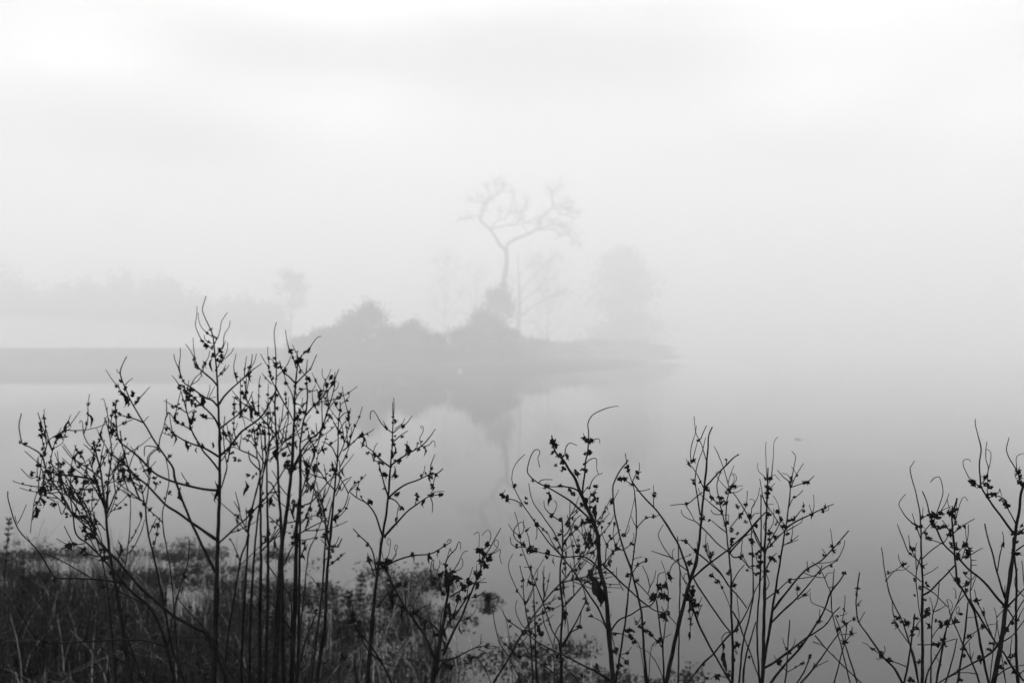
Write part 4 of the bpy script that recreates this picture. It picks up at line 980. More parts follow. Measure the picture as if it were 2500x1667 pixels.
F 3.4 2 832,1390 820,1250 800,1130 760,1020
F 7 3 820,1385 740,1200 620,1030 560,930 500,820 460,720 430,660 400,650
F 2 1.3 440,650 470,570 482,490 468,460 452,485 470,515
F 2 1.3 465,660 515,590 522,560 535,520 522,508 513,540 525,580 490,640
F 2 1.3 408,700 370,655 372,605 382,620 385,660
F 2 1.3 430,660 420,580 400,520 405,450
F 2.2 1.3 490,810 500,770 510,730 497,712 470,755
F 2.8 1.4 600,1000 590,850 600,810 640,760 638,725 612,716 600,755
F 3 2 590,1000 530,965 500,945 470,905
F 2.2 1.4 655,1035 655,980 690,900 692,852 705,855 690,940 672,1000
F 2.4 1.5 660,1025 720,990 790,965
F 2.2 1.5 605,1010 620,970 650,965
F 4.5 2.5 865,1185 800,1120 740,1080 660,1030 610,1015
F 3.4 1.5 905,890 840,840 800,790 790,720 795,640 812,625 808,690 840,700 858,672
F 2.2 1.3 815,790 845,700 858,660 855,625
F 5 1.5 925,830 905,700 905,640 935,590 980,540 998,492 1015,490 1020,545
F 2.4 1.4 902,660 920,590 940,535 945,560 962,572
F 2.6 1.4 940,740 1000,650 1030,580 1050,560 1072,555
F 2 1.3 965,712 1020,690 1037,640 1020,610 998,655
F 7 1.8 890,1350 950,1200 1020,1070 1080,920 1130,800 1170,700 1200,600 1250,520 1325,380
F 2.2 1.3 1172,680 1160,560 1160,440 1148,413 1118,432
F 2 1.3 1200,540 1240,480 1248,420 1220,397 1180,440
F 2.4 1.4 1205,590 1280,570 1320,545 1318,600 1332,655
F 2 1.3 1235,595 1300,530 1305,480 1282,475 1272,505 1295,525
F 4 1.6 935,910 1030,850 1130,803 1215,795
F 2 1.4 1128,800 1170,785 1207,762
F 3 1.6 1100,915 1170,890 1210,853
F 2.8 1.5 1065,915 1080,790 1110,680
F 2.4 1.5 1135,770 1142,655
F 2.8 1.5 1015,1090 1080,1070 1120,1030 1130,1000
F 2 1.3 1000,845 988,800 1002,778 1015,800 1010,830
F 4.5 3 1090,880 1000,1010 910,1120
F 5.5 2 832,1397 950,1380 1060,1330 1140,1290 1190,1248
F 2.4 1.4 1130,1300 1210,1280 1320,1293
F 2.4 1.4 1150,1308 1230,1340 1315,1347
F 2.2 1.4 1170,1262 1175,1190
F 2.4 1.5 1065,1340 1110,1370 1165,1355
F 2.6 2 1138,1365 1200,1450 1255,1580
F 5 2 815,1520 850,1470 885,1410 940,1440 972,1425
F 4 3 850,1290 870,1050 890,1000
F 5 3 920,890 900,800 900,720
F 3.4 2 895,1170 960,1050 1000,930 1010,870
* F 18 455,632 472,642 438,640 455,690 435,695 400,655 530,820 595,815 485,900 490,922 512,900 575,1000 690,1010 640,1050 662,1030 820,770 808,800 870,730 862,748 903,665 910,720 922,750 945,720 967,715 985,765 940,762 950,775 880,885 935,800 1040,820 1047,850 1028,838 1085,790 1150,550 1177,555 1195,580 1220,510 1170,570 1247,590 1240,612 1220,620 1175,630 1130,725 1160,730 1140,820 1155,742 1130,900 1080,1070
* F 16 995,900 1000,920 960,1060 980,1030 930,1030 1078,1370 1097,1377 1220,1285 935,1440 905,1430 825,1195 710,1070 735,1110 1065,920 1210,670 475,780 540,815 915,790 860,1200 885,1320
o F 34 507,850 890,985 935,950
o F 40 915,1130 878,1240
o F 26 1013,1120 738,1095 575,1020 868,790
o F 24 945,1040 495,925
@ dry_weed|2.4|two low dry stems leaning left before the dark weeds, left of the curly-tipped weed
F 6 2.2 ^ 510,1620 430,1440 370,1370 320,1330 270,1250 230,1160 200,1100 190,1050 190,970
F 5 3 420,1420 330,1280 260,1190 215,1120
F 3.4 2 ^ 75,1620 95,1415 110,1350 110,1250 85,1130
F 2.6 1.6 95,1415 130,1390 155,1300 150,1200 155,1130 180,1090
F 2 1.3 245,1105 290,1080 308,1065 320,1100
F 2 1.3 192,1030 215,1000 245,1005 250,1020
* F 16 190,1050 180,1095 235,1110 225,1142 255,1215 130,1370 200,1075 205,1095 110,1385
@ dry_weed|3.0|solitary dry weed with evenly spread branches, standing clear of the left thicket
C 10 1.8 ^ 300,2420 330,2087 350,1837 370,1640 385,1540 420,1280 450,1100 470,900 480,750 490,650 497,500 500,370 498,255
C 2 1.4 503,370 508,300 507,220
C 2.6 1.4 495,490 440,450 400,400 375,350 345,320 325,345 328,392
C 2 1.4 445,445 428,398
C 2.8 1.6 498,495 550,450 590,430 650,358
C 2 1.4 515,460 570,420 590,378
C 2.6 1.5 495,565 555,515 615,475
C 3.6 1.6 477,750 410,700 350,640 290,590 250,560
C 2 1.4 350,635 360,600 383,568
C 2.2 1.4 405,712 355,700 335,650 305,640
C 2 1.4 300,592 292,545
C 4.2 1.6 480,745 550,690 650,630 720,590 770,540 825,458
C 2 1.3 715,580 705,530 730,480 730,442 712,438 718,460
C 2 1.3 735,597 780,580 800,555 820,560 822,600
C 2 1.4 655,628 690,590
C 3.4 2 465,990 430,870 400,760 395,720
C 4.6 1.8 470,985 530,930 600,885 690,850 780,810 840,800 882,762
C 2.4 1.4 788,805 790,740 805,700 820,655
C 2 1.4 715,835 740,780 743,742
C 2.2 1.4 828,810 810,870 800,930 790,960
C 3 1.6 472,985 520,1010 550,1045 585,1075
C 2.2 1.6 548,1045 532,1110 535,1160
C 5 1.8 430,1285 520,1190 600,1100 680,1040 770,980 830,965 885,952
C 2.4 1.6 788,985 803,1040 800,1100
C 2.4 1.6 672,1040 680,1000 685,955
C 1.8 1.2 800,962 830,940 895,935
C 4.4 2 418,1278 370,1130 310,1040 220,985 170,940
C 2.2 1.5 222,985 225,930 240,870
C 2 1.4 292,1028 255,985
C 2 1.4 310,1035 335,1015 325,1000
C 4 2 375,1570 350,1420 310,1340 240,1275 195,1222
C 2.6 1.5 362,1590 320,1470 305,1410
C 4.4 1.6 392,1540 440,1510 520,1470 640,1430 770,1420 840,1390 900,1350 940,1330 942,1310 925,1308 910,1330
C 2.4 1.6 440,1300 455,1250
C 3.6 1.8 368,1830 420,1770 470,1700
* C 13 500,370 515,400 503,412 445,450 455,458 575,440 515,515 570,520 500,545 505,580 490,640 512,640 515,700 545,710 552,700 270,580 305,642 355,660 355,700 397,660 400,722 420,722 425,800 430,820 690,575 720,560 697,620 720,590 740,600 430,920 530,960 720,820 750,800 795,800 795,760 830,810 785,830 685,990 685,962 735,1015 728,1022 800,965 790,970 852,965 872,960 805,900 230,920 255,980 325,1020 335,1025
* C 14 235,1280 305,1340 650,1410 652,1428 775,1425 782,1445 850,1395 900,1350 310,1440 318,1470 345,1535 570,1070 515,820 430,1280 482,745 470,990
o C 22 428,790 400,745
o C 32 512,590 512,750
o C 22 533,1130 735,600 497,640
o C 16 785,820 778,1440 845,1400 730,1015 650,1440
@ dry_weed|3.3|tallest dry weed of the left thicket, curling tips rising above the far bank
B 11.5 1.5 ^ 392,2765 400,2465 405,2215 412,1965 425,1600 428,1300 425,1100 418,950 410,750 405,650 395,560 382,430 365,340 320,250 298,190 300,150 322,72
B 2.6 1.3 372,480 330,440 290,410 260,350 243,290 250,220 255,150
B 2 1.2 362,375 330,355 290,310 270,260 262,200
B 2.2 1.3 385,440 420,370 435,310 445,260 487,197
B 2.6 1.2 395,535 450,460 458,400 465,360 500,310 507,260
B 2 1.3 448,480 472,412
B 2 1.3 368,430 345,425 315,400 308,368
B 2.4 1.3 400,640 440,570 480,540 520,500 535,465
B 2 1.2 440,570 480,500 490,425
B 2.6 1.4 408,690 450,660 500,600
B 2 1.3 440,662 475,595
B 4 1.5 406,755 370,710 310,660 265,620 240,560 210,500 165,440
B 2.2 1.3 238,560 230,480 222,388
B 2.4 1.4 298,645 310,600 340,540 350,490
B 4.4 1.5 415,915 370,870 320,850 250,800 210,770 160,740 135,690 110,620 85,560 78,515
B 2.6 1.4 135,700 118,620 125,540 125,465
B 2.2 1.3 115,750 95,720 65,680
B 2.6 1.5 200,765 240,700 280,660
B 2.2 1.3 210,750 260,720 285,680
B 2 1.2 340,860 370,800 390,760
B 2 1.2 330,855 350,790 350,750
B 2 1.2 325,858 360,850 400,843
B 4.6 2 425,1085 390,1010 340,950 270,890 220,840 180,810 140,785
B 2.2 1.4 395,1010 350,1005 310,1000
B 4.8 1.8 422,905 460,840 530,770 610,700 660,650 750,585
B 2.4 1.4 565,740 545,670 535,600 555,510
B 2.2 1.4 618,690 620,620 635,530
B 2.6 1.6 635,670 670,590 676,515
B 2 1.3 655,630 690,580 710,510
B 2.2 1.4 612,695 660,675
B 4.2 1.8 430,1085 500,1030 580,970 640,890 682,800
B 2 1.3 588,970 615,1030 620,1070
B 2 1.3 585,960 580,900 577,850
B 5.5 3 435,1290 500,1230 560,1150 620,1090 740,1000 800,910 855,800
B 3.4 2 745,1000 700,950 640,880 600,810
B 4.4 2 425,1410 350,1310 290,1240 210,1090 180,970 150,870 130,790
B 5 2 422,1300 330,1245 200,1195 130,1160 60,1110 5,1045
B 2.6 1.5 208,1090 150,1060 90,1030 40,960 10,1010 5,1050
B 2.2 1.4 65,1110 50,1020 40,960
B 2.6 1.3 183,970 120,930 80,915 0,870
B 2.4 1.4 190,965 240,935
B 6.5 3 415,1945 300,1865 200,1795 100,1725 0,1655 -125,1521 -215,1450 -275,1384 -341,1324 -395,1282
B 5.5 2.6 425,1560 290,1545 157,1516 26,1474 -64,1432 -136,1360 -184,1312 -268,1240 -340,1180 -364,1054 -370,934 -362,870
B 6.5 2 395,2184 314,2024 206,1794 146,1644 86,1474 68,1384 8,1294 -40,1228 -154,1042 -226,922 -286,802 -324,700 -334,650 -319,600 -284,535
B 2 1.3 -338,660 -355,650 -358,630
B 2 1.3 -294,750 -265,720 -239,700
B 2.4 1.3 -226,905 -204,870 -154,820 -107,765
B 2.2 1.3 -270,850 -330,800 -349,740
B 3.4 1.8 -160,1040 -224,1010 -334,980 -364,960
B 2 1.3 -240,1018 -300,1040 -354,1070
B 2 1.3 -158,1038 -134,1010 -114,990
B 2.6 1.6 -40,1230 -104,1218 -144,1225 -149,1300
B 2.6 1.6 -42,1235 -104,1290 -119,1350
B 2.8 1.5 -40,1230 -29,1160 -4,1080 16,1010 41,960
B 3 2 430,1560 480,1400 470,1290 455,1150 465,990
B 2.4 1.5 455,1100 500,1150 505,1100
B 2.6 1.5 440,1330 520,1230 580,1250
* B 12 360,325 332,353 400,395 345,420 370,375 382,382 292,415 315,445 325,457 387,440 370,462 375,525 387,525 435,485 445,520 440,537 405,560 435,570 235,555 240,590 250,610 262,625 310,590 300,612 400,640 440,670 465,635 660,615 655,622 652,678 548,665 555,688 620,630
* B 14 125,690 150,720 125,765 150,765 170,800 187,815 205,790 200,832 220,790 190,850 235,850 150,870 285,830 300,850 300,880 220,885 240,910 270,905 235,960 225,1015 310,1000 295,985
* B 13 590,965 588,990 600,810 612,850 705,968 720,970 80,915 118,928 100,1033 143,1052 15,1090 40,1085 65,1115 82,1135 165,1180 180,1190 205,1215 205,1080 260,1200 290,1215 -334,720 -289,770 -294,782 -319,822 -336,800 -274,880 -269,900 -239,820 -209,880 -194,855 -269,990 -339,970 -374,955 -384,900
o B 30 368,555 290,840
o B 24 170,1185 83,1140 190,995
o B 16 295,640 255,1230 375,1190 235,965 225,1015 440,1130 150,760 187,810 -40,1225
o B 46 395,1500
@ dry_weed|3.5|two-stemmed dry weed with a tight dark top, centre of the left thicket
B 9 1.5 ^ 910,2765 905,2165 900,1865 890,1700 880,1568 870,1300 858,1100 850,900 858,770 860,600 852,450 845,340 862,272
B 2.6 1.4 857,775 820,700 800,620 765,560 740,512
B 2.4 1.4 825,745 780,700 752,660
B 2 1.2 808,590 795,520 795,460
B 2 1.2 858,600 830,560 800,545
B 2.4 1.4 860,690 910,640 950,590 970,530
B 3.6 2 860,775 915,880 980,1000 1045,1170
B 2.4 1.5 855,1060 800,1000 750,940
B 2.2 1.4 815,1010 810,930 780,870
B 2.6 1.5 862,1130 930,1070 980,1040
B 2.4 1.5 852,900 830,860 840,820
B 13 2.6 ^ 860,2765 885,2215 905,1965 935,1765 960,1568 985,1300 990,1150 1000,1000 1000,850 1010,740 1020,620 1025,560 1020,510
B 2.8 1.5 1025,565 1080,500 1110,480 1150,420 1180,385 1207,378
B 2.8 1.4 1012,620 985,530 960,480 940,400 933,328
B 2 1.3 1012,500 985,445
B 3.6 1.8 1010,745 1060,690 1120,630 1145,580 1170,515
B 2.4 1.6 1085,670 1095,610 1100,555
B 4 2 1008,740 960,690 910,640 885,570
B 2.4 1.5 1030,590 1050,640 1090,690 1095,740
B 2.8 1.6 998,900 980,820 950,760 930,700 915,640
B 2.6 1.5 1002,895 1050,910 1080,980
B 2.8 1.5 1002,885 1030,820 1080,780 1130,800 1175,785
B 2 1.3 1130,800 1150,770 1160,745
B 2 1.3 1170,785 1185,830
B 6.5 3 ^ 1030,2765 1040,2000 1045,1568 1040,1300 1050,1150 1065,1050 1080,990 1095,900 1100,820 1090,740
B 4 1.8 1080,992 1150,910 1210,850 1260,790 1300,740 1320,680 1342,628
B 2.2 1.4 1305,730 1310,650
B 2 1.3 1230,825 1222,760 1235,720 1215,680 1213,625
B 2 1.3 1235,725 1265,670 1278,628
B 2.2 1.4 1305,800 1330,770 1335,730
B 5 2 980,1400 1060,1250 1130,1160 1200,1100 1250,960 1290,830 1310,740 1300,690
B 3.4 2 985,1420 1050,1300 1170,1180 1200,1100
B 2.8 1.5 1045,1250 1080,1245 1180,1250 1240,1240
B 2.6 1.6 1050,1190 1100,1160 1170,1140
B 5 2 ^ 990,2600 1020,1750 1060,1560 1120,1380 1180,1200 1210,1080 1210,900 1205,840 1220,790
B 2.4 1.4 1250,960 1300,880 1345,845 1355,820
B 2.2 1.4 1262,795 1245,850 1268,900
B 2.4 1.4 1185,960 1150,910 1140,860 1135,800
B 2.4 1.4 1175,1130 1165,1040
B 2 1.3 1155,1135 1130,1090
B 2.4 1.5 1205,1090 1240,1040 1275,990
B 2.4 1.4 1000,1010 1050,960 1030,930
B 2.4 1.4 870,1300 900,1230 930,1150 920,1100
B 2.8 1.6 985,1300 940,1200 890,1100 870,1050
B 2.6 1.5 1040,1320 1110,1210 1180,1130
* B 11 845,550 855,600 870,590 885,620 800,545 800,610 812,655 815,680 835,700 860,705 858,775 780,700 820,850 835,840 865,830 865,930 930,635 925,660
* B 12 975,490 965,500 1017,500 985,540 1037,555 1030,570 1018,572 1045,570 1085,500 1107,485 1045,645 1100,700 1112,710 1095,690 1090,742 1125,630 1050,785 1115,805 1085,890 1035,955 1060,962 1048,960 1080,960 1005,1190 1010,1220 1000,890 930,820 935,740
* B 12 1210,1090 1222,1080 1225,1068 1195,1120 1210,1130 1140,1115 1175,962 1182,900 1150,905 1240,800 1240,900 1257,900 1270,980 1282,1000 1252,985 1315,900 1350,845 1355,820 1240,1240 1275,1205 1292,740 1310,730 1280,695 1250,750 1185,825 940,1340 952,1370 930,1370 920,1280 955,1290 965,1390 1000,1380
o B 30 1013,960 1045,1610
o B 24 965,1380 985,1660 1000,1700 1020,1880
@ dry_weed|3.1|thin dry weed on the right side of the left thicket with small bead-like husks
B 8 2 ^ 1205,2765 1235,2565 1245,2265 1270,1965 1305,1568 1330,1300 1335,1100 1340,1000 1350,950 1350,880
B 3 1.6 1332,1320 1380,1200 1405,1120 1415,1080 1435,1045
B 2.4 1.5 1338,1110 1380,1040 1410,1010 1415,960
B 2.2 1.4 1338,1025 1290,960 1270,930
B 2.4 1.5 1345,1010 1380,970 1415,960 1432,930
B 2.2 1.4 1335,1110 1300,1030 1280,1000
B 3 1.5 1370,1255 1450,1190 1500,1140 1520,1105
B 3 1.6 1330,1320 1290,1230 1240,1195 1210,1185
B 2 1.3 1272,1215 1300,1190 1325,1170
B 2 1.4 1348,905 1390,870 1425,835
B 2 1.3 1345,950 1310,900 1300,850
B 3 1.6 1310,1560 1240,1480 1200,1420 1170,1370 1175,1320 1190,1230
B 3 2 1300,1600 1345,1480 1345,1350 1332,1320
B 2.8 1.5 1300,1760 1370,1704 1400,1634 1420,1564 1470,1500
B 3 1.8 1272,1985 1330,1985 1365,1925
B 2.6 1.5 1315,1600 1350,1524 1380,1484 1440,1455
B 3.6 2 1268,2005 1240,1864 1230,1744 1190,1614 1170,1560
B 2.4 1.4 1305,1790 1390,1704 1425,1604
B 2.2 1.3 1360,1560 1400,1500 1430,1470
B 2.4 1.5 1265,2010 1230,1960 1200,1930
B 5 3 ^ 1180,2600 1215,2300 1225,2150 1240,1920 1290,1640
* B 11 1340,1120 1350,948 1417,960 1415,1000 1405,1012 1402,870 1415,1082 1492,1155 1515,1128 1455,1185 1330,1325 1275,1405 1235,1460 1300,1390 1180,1355 1270,1445 1342,1015 1170,1310 1160,1370 1150,1405 1150,1380
* B 12 1290,1985 1310,1980 1335,1985 1345,1540 1345,1710 1395,1695 1325,1765 1308,1775 1460,1495 1240,1700 1250,1875
o B 18 1318,1760 1155,1390
@ dry_weed|3.6|crowded thin dry stems on the left of the thicket centre, below the long leaning branch
V 7.5 2 ^ 440,3300 455,2700 440,1568 410,1400 385,1200 370,1060 360,990
V 7 2.4 ^ 540,3300 545,2500 530,1568 555,1300 560,1100 550,1000 600,870
V 5.5 2 ^ 330,3200 380,2500 440,1950 500,1480 530,1350 555,1200 560,1060
V 5.5 2 ^ 245,3200 285,2550 300,2250 340,2050 420,1730 480,1450 460,1200 455,1090 430,940
V 4.5 2 ^ 110,3200 200,2670 270,2480 310,2250 330,2130 400,1800 510,1500 510,1100 490,950
V 9.5 5 ^ 890,3300 905,2500 905,2300 935,2150 955,1900 960,1568 960,1300
V 3.6 2 450,1568 320,1430 295,1300
V 3.6 2 410,1410 300,1340 200,1300 170,1260 100,1150
V 3 1.5 30,1450 60,1250 70,1130 55,1050
V 2.2 1.4 70,1130 130,1030 155,950
V 2.4 1.5 180,1290 200,1150 200,1050
V 2.8 1.5 500,1480 450,1380 340,1210 280,1170 240,1155
V 2.6 1.5 390,1230 340,1130 335,1050
V 2.6 1.5 560,1220 600,1120 590,1030 600,900
V 3.6 2 650,1120 560,1000 470,900 380,800 290,690 240,620 215,560
V 2 1.3 460,900 540,840 610,825
V 2 1.3 545,840 500,790 455,750
V 3 1.6 550,1230 620,1130 700,1000 745,700
V 3 1.6 560,1300 700,1200 760,980 800,860
V 2.6 1.5 570,1450 700,1250 740,1130 735,1080
V 2.8 1.6 530,1450 640,1350 680,1250
V 3.6 2 700,1970 600,1740 530,1700
V 3.4 2 690,1820 600,1840 540,1850
V 4 2 450,2600 560,2480 700,2280 800,2200
V 4.5 2.6 -100,2500 0,2410 150,2270 310,2130 430,2000 600,1800 760,1530
V 4 2 560,2480 640,2400 720,2300
V 3 1.8 700,2280 620,2200 540,2130
V 3.4 1.8 740,2780 870,2510 960,2450 1040,2440 1150,2410
V 3.2 1.8 950,2360 1100,2280 1250,2200 1340,2140
V 3.4 1.8 940,2220 1000,2200 1100,1950 1180,1500
V 3.4 1.6 ^ 1000,3200 1060,2630 1150,2400 1240,2170 1340,1900
V 3.4 1.8 1000,2000 1100,1960 1250,1780 1370,1640 1420,1500
V 3 1.6 185,2700 90,2480 50,2430
V 3 1.6 310,2400 200,2150 170,2000 130,1830
V 2.4 1.4 180,2070 130,1980 110,1950
V 3 1.6 280,2350 160,2200 165,2145
V 2.4 1.4 560,2680 640,2600 700,2540
V 2.4 1.4 900,2220 850,2120 820,1950 850,1850
V 2.6 1.5 960,1900 1030,1800 1050,1700 1130,1600
V 2.6 1.5 1250,2170 1190,1980 1150,1880
V 2.6 1.5 1270,2120 1210,1930 1160,1700
V 2.6 1.5 1320,2500 1270,2120 1200,1800
* V 12 300,1120 240,1155 280,1175 310,1050 270,1020 350,1050 400,1040 410,1085 425,1000 460,1090 490,1085 490,950 385,830 410,835 240,635 215,570 545,830 610,825 590,1020 560,1090 375,1070 385,1150 390,1230 465,1260 510,1270 560,1230 175,1430 85,1330 120,1410 110,1230 130,1220
* V 13 340,2080 345,2140 590,1940 615,2000 600,2210 880,1990 900,2000 870,1960 940,2020 980,2020 960,2100 850,2270 820,2360 870,2400 930,2420 930,2450 890,2480 870,2490 850,2480 1000,2480 1160,2420 1250,2390 1300,2340 500,2420 490,2480 560,2360 740,1350 770,1350 800,1440 800,1480 790,1520 820,1560 900,1540 1130,1540 1130,1570 1050,1810 1030,1750 1080,2050 1040,2120 60,2430 155,2650 155,2205 165,2145 180,2070 290,1620 400,1600 360,1640 1410,2150
o V 34 342,2030 258,1700
o V 28 590,1890 1000,2470
o V 22 625,2450 1405,2120 860,2330 880,1990 930,2420 820,1500 1050,2090
@ dry_weed|3.4|fan of dry weed stems at the left of the thicket, full of small dark husks
U 10 3 ^ 883,3748 790,3100 716,2634 633,2217 583,1800 565,1568 530,1300 515,1150 490,1000 450,850 410,690
U 4.4 2 568,1560 590,1250 600,1150 625,950 640,800 615,600 580,450 545,360
U 2.6 1.3 600,500 600,400 570,250 552,160 535,122 505,130
U 2.4 1.4 410,760 330,680 285,570 265,430 245,395 230,430
U 2.6 1.6 460,870 420,840 350,760 280,700
U 3.4 1.6 520,1160 400,1050 250,950 110,850 5,720
U 2 1.3 255,950 300,930 340,900 430,830
U 3 2 500,1300 440,1150 400,1030 345,890
U 2.6 1.5 430,1180 340,1090 310,980 280,880 240,810
U 2 1.3 130,960 150,850 190,710
U 2.4 1.5 492,1000 510,850 540,700 550,640
U 2.6 1.3 635,850 560,720 500,620 450,500
U 5.5 4 548,1500 480,1300 430,1180 350,1140 250,1120 120,1100 0,1090
U 8 2 ^ 1990,3420 1830,3100 1750,3060 1450,2900 1200,2700 960,2480 716,2190 470,1940 300,1650 150,1610 60,1440 -100,1200 -190,1050 -250,850 -400,740 -500,690 -530,560 -540,440 -513,310
U 6 2.4 ^ 1560,3700 1416,3300 1316,2800 1216,2300 1100,1800 1066,1467 1000,1400 930,1230 860,1030 800,800 770,700 750,530
U 3 1.6 1060,1470 1030,1300 980,1150 950,1080
U 3 1.6 1080,1480 1110,1250 1130,1100 1095,950
U 2.2 1.3 1100,960 1050,980 1000,1020
U 2.2 1.3 1130,1000 1180,950 1205,915
U 2.6 1.4 1098,960 1105,860 1180,770 1240,740
U 2.4 1.4 860,1020 900,880 960,750 992,710
U 3 1.6 1010,1420 860,1300 700,1180 650,1130
U 3.6 1.8 ^ 1500,3600 1400,2400 1290,1700 1330,1400 1370,1200 1355,980 1320,850
U 2 1.3 720,680 660,780 640,830
U 4 2 580,1600 640,1440 700,1300 760,1230 830,1180
U 2.4 1.4 560,1700 690,1385 730,1100
U 2.6 1.5 600,1210 650,1120 720,940 760,800
U 3.4 1.8 500,1400 400,1230 320,1110
U 2.6 1.5 480,1300 440,1280 380,1290 250,1270
U 2.6 1.5 300,1420 345,1415 400,1405 470,1410
U 2.6 1.5 560,1800 300,1480 200,1330 100,1200
U 3 1.5 620,2100 480,1900 400,1700 350,1500
U 3 1.5 720,2600 820,2200 870,1800 880,1500 870,1350 780,1270
* U 12 705,150 665,195 680,285 745,320 855,350 695,350 800,430 660,440 670,468 605,490 645,545 690,590 690,520 810,635 715,640 755,650 405,685 425,710 480,655 490,715 455,722 475,780 400,750 580,785 640,830 515,855 635,890 775,900 790,950 545,950 20,950 130,990 150,1040 235,810 250,955 850,1030 945,1020 1090,960 1100,1032 1060,1040 1130,1040 950,1100 938,1090 970,1112 1190,1130 1200,1190 1260,1190 1105,1220 720,1130 770,1160 800,1150 855,1165
* U 12 1000,1250 430,1180 462,1170 400,1192 180,1130 190,1170 320,1180 265,1190 250,1270 290,1285 375,1290 130,1310 145,1332 230,1322 345,1415 400,1405 445,1410 330,1432 20,1410 60,1460 1040,1450 1062,1472 580,1090 600,1150 700,1470 740,1510 820,1470 870,1350 690,1385 1320,1390 1380,1320 1380,860 -530,680 -470,700 -255,850 -240,880 -200,1050
o U 20 190,1130 1000,1560 1200,1200
o U 44 1520,1260 730,1950
@ dry_weed|3.15|dry weed stem arching out to the left with drooping thread-like tips
A 4.5 1.6 ^ 900,3200 820,2300 700,1800 640,1640 560,1560 480,1500 385,1480 290,1455 240,1468 195,1430 160,1390
A 4 2 740,1900 620,1650 500,1440 440,1400 385,1345
A 2.4 1.4 500,1560 440,1440 385,1345 
A 2.4 1.4 385,1342 405,1240 435,1150 467,1078
A 2 1.2 405,1235 435,1225 480,1190 492,1125
A 2.4 1.4 540,1530 620,1560 700,1500 740,1480
A 2 1.4 285,1452 285,1310
A 2 1.4 388,1478 400,1390
A 2.4 1.3 385,1480 330,1520 285,1570 260,1660 245,1770 233,1885
A 2.6 1.4 345,1275 370,1180 440,1130 510,1078
A 2.4 1.3 620,1650 480,1580 360,1500
A 3 1.6 740,1900 620,1800 500,1670 420,1600 340,1560 280,1670
A 2.6 1.4 420,1640 350,1600 345,1560
A 2.4 1.3 500,1690 470,1740 440,1640
* A 12 345,1265 345,1287 385,1340 410,1240 425,1190 245,1420 245,1442 285,1455 385,1475 320,1240 440,1355 485,1355 465,1375 550,1400 575,1465 585,1490 645,1495 310,1670 350,1590 390,1660 415,1670 340,1560 505,1740 510,1760 480,1620
@ dry_weed|2.25|near dry weed with a long stem leaning left across the dark grass at lower left
D 10 1.8 ^ 1355,1620 1290,1350 1260,1230 1200,1080 1140,980 1000,860 880,720 780,610 670,500 600,450 570,380 555,250 530,130 500,50 450,-10 420,-30
D 3.4 2 537,150 590,230 640,360 680,450 760,590
D 3 1.8 760,600 670,580 630,545 570,510 510,515
D 2.8 1.8 650,500 570,505 530,440 490,365
D 2.2 1.5 560,508 500,500 432,462
D 2.2 1.5 670,470 700,430 725,390
D 2.6 1.6 800,615 790,540 765,420 725,325
D 4.6 2.4 960,805 800,780 620,768 440,765 400,735 300,570 250,510 160,420 120,350 80,230 62,160 60,100
D 2 1.5 245,515 205,440
D 2 1.5 125,340 115,285
D 2.2 1.5 130,352 160,300 200,200
D 3 2 1120,965 960,890 810,830 775,790 765,745
D 3 2 700,765 590,700 450,620 310,570
D 4.6 2.2 1270,1290 1150,1250 1000,1235 700,1245 550,1258 370,1265 310,1235 260,1200 200,1110 130,990
D 5.5 3 ^ 1120,1620 1050,1430 1000,1290 970,1195
D 3.6 2 1100,1530 1000,1450 900,1380 800,1310 735,1250
D 3 1.8 1020,1360 940,1295 840,1250
D 3.4 2 1110,1580 1115,1520 1150,1330 1210,1195
D 3.6 2 1285,1290 1330,1020 1380,830 1440,630 1448,480
D 2 1.5 1400,750 1430,740
* D 17 650,370 643,397 665,440 658,458 692,440 640,540 625,560 650,582 570,512 530,520 800,600 788,620 820,610 790,555
* D 14 425,770 415,792 540,770 925,803 790,830 910,705 850,720 265,1215 285,1217 340,1250 333,1280 650,1245 890,1385 1065,1520 1410,750 940,1300 1140,985 770,780
@ dry_weed|2.3|near dry weed with bare forked stems before the dark grass, below the left thicket
E 6 2.6 ^ 1020,1620 1000,1400 980,1190 910,1070 840,970 755,890
E 4.6 2.4 978,1185 975,960 940,860 850,740 780,635
E 2.6 1.5 910,1070 860,1045 760,1020
E 2.4 1.5 912,1070 955,1010
E 5.5 3 1012,1530 1090,1230 1170,1030
E 2.4 1.5 1165,1040 1110,925
E 2.4 1.5 1165,1038 1130,1030 1085,1020
E 2.6 1.5 1170,1035 1230,1020 1242,960
E 3 2 ^ 1100,1620 1130,1400 1150,1250 1190,1100 1172,1040
E 3.6 2 ^ 730,1620 600,1420 500,1290 410,1200
E 2.4 1.5 700,1560 750,1420 730,1350
E 4.6 2.4 ^ 920,1620 830,1430 760,1340
E 5.5 2 ^ 580,1620 430,1350 370,1230 280,1110 190,1020 95,910
E 2.6 1.5 380,1250 310,1220 110,1220 40,1200
E 2.4 1.5 480,1440 300,1430 200,1440 155,1410
* E 14 980,1215 962,1217 820,1060 950,1000 1050,1460 1230,1415 385,1302 200,985 320,1238 165,1410 1165,1012 910,1070
"""
grow_weeds(WEEDS)
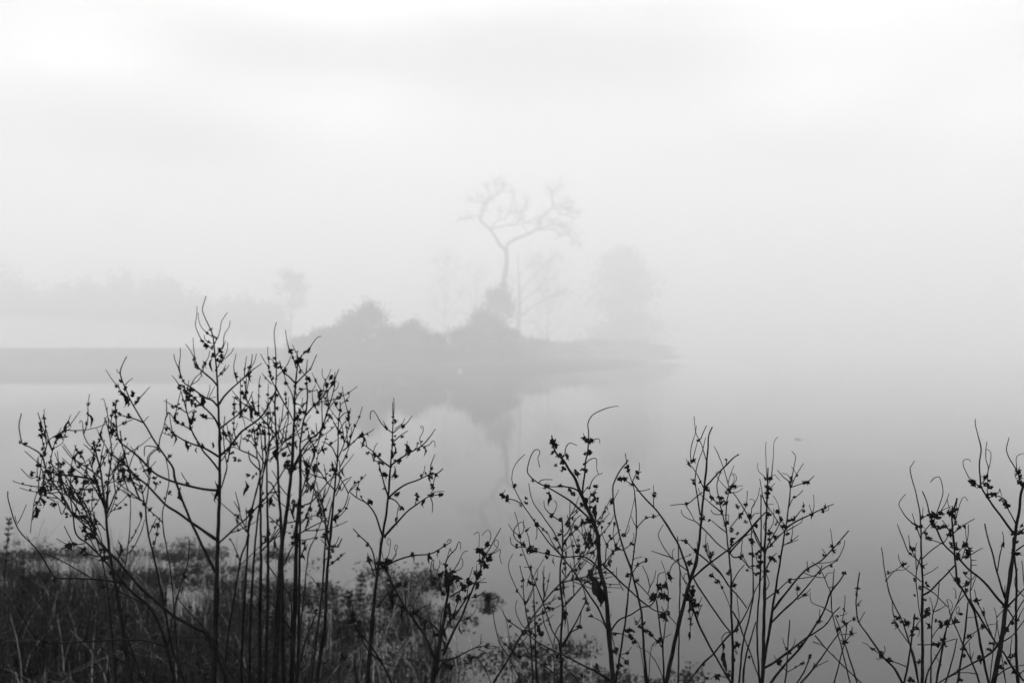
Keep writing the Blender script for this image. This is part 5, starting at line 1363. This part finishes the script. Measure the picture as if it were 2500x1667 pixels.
# ------------------------------------------------------------------ haze
def vol_box(name, x0, x1, y0, y1, z0, z1, dens, colr=1.0, aniso=0.0, round_=False):
    b = MB()
    if round_:                          # a rounded bank of mist lying on the land, thin at its rim
        c = Vector(((x0+x1)/2, (y0+y1)/2, (z0+z1)/2)); nu, nv = 48, 24
        for j in range(nv+1):
            for i in range(nu):
                a, e = 2*math.pi*i/nu, math.pi*(j/nv-.5)
                b.v.append(c + Vector(((x1-x0)/2*math.cos(a)*math.cos(e), (y1-y0)/2*math.sin(a)*math.cos(e), (z1-z0)/2*math.sin(e))))
        b.f = [(j*nu+i, j*nu+(i+1) % nu, (j+1)*nu+(i+1) % nu, (j+1)*nu+i) for j in range(nv) for i in range(nu)]
    else:
        vs = [Vector((x, y, z)) for z in (z0, z1) for y in (y0, y1) for x in (x0, x1)]
        b.poly(vs, [(0, 2, 3, 1), (4, 5, 7, 6), (0, 1, 5, 4), (2, 6, 7, 3), (0, 4, 6, 2), (1, 3, 7, 5)])
    m = bpy.data.materials.new(name); m.use_nodes = True; t = m.node_tree
    t.nodes.remove(t.nodes['Principled BSDF'])
    v = t.nodes.new('ShaderNodeVolumePrincipled'); v.inputs['Density'].default_value = dens; v.inputs['Color'].default_value = (colr, colr, colr, 1)
    v.inputs['Anisotropy'].default_value = aniso
    t.links.new(v.outputs[0], t.nodes['Material Output'].inputs['Volume'])
    o = b.build(name, m, smooth=False); tag(o, kind='stuff'); o.display_type = 'WIRE'; return o
vol_box('haze', -640, 640, -70, 640, -2.4, HAZE_TOP, HAZE_D, HAZE_C)
vol_box('lake_mist', -635, 635, 8.5, 632, .015, HAZE_TOP-1, MIST_D, HAZE_C)
vol_box('low_mist', -440, -8, 128, 400, -9.5, 13, .035, HAZE_C, round_=True)
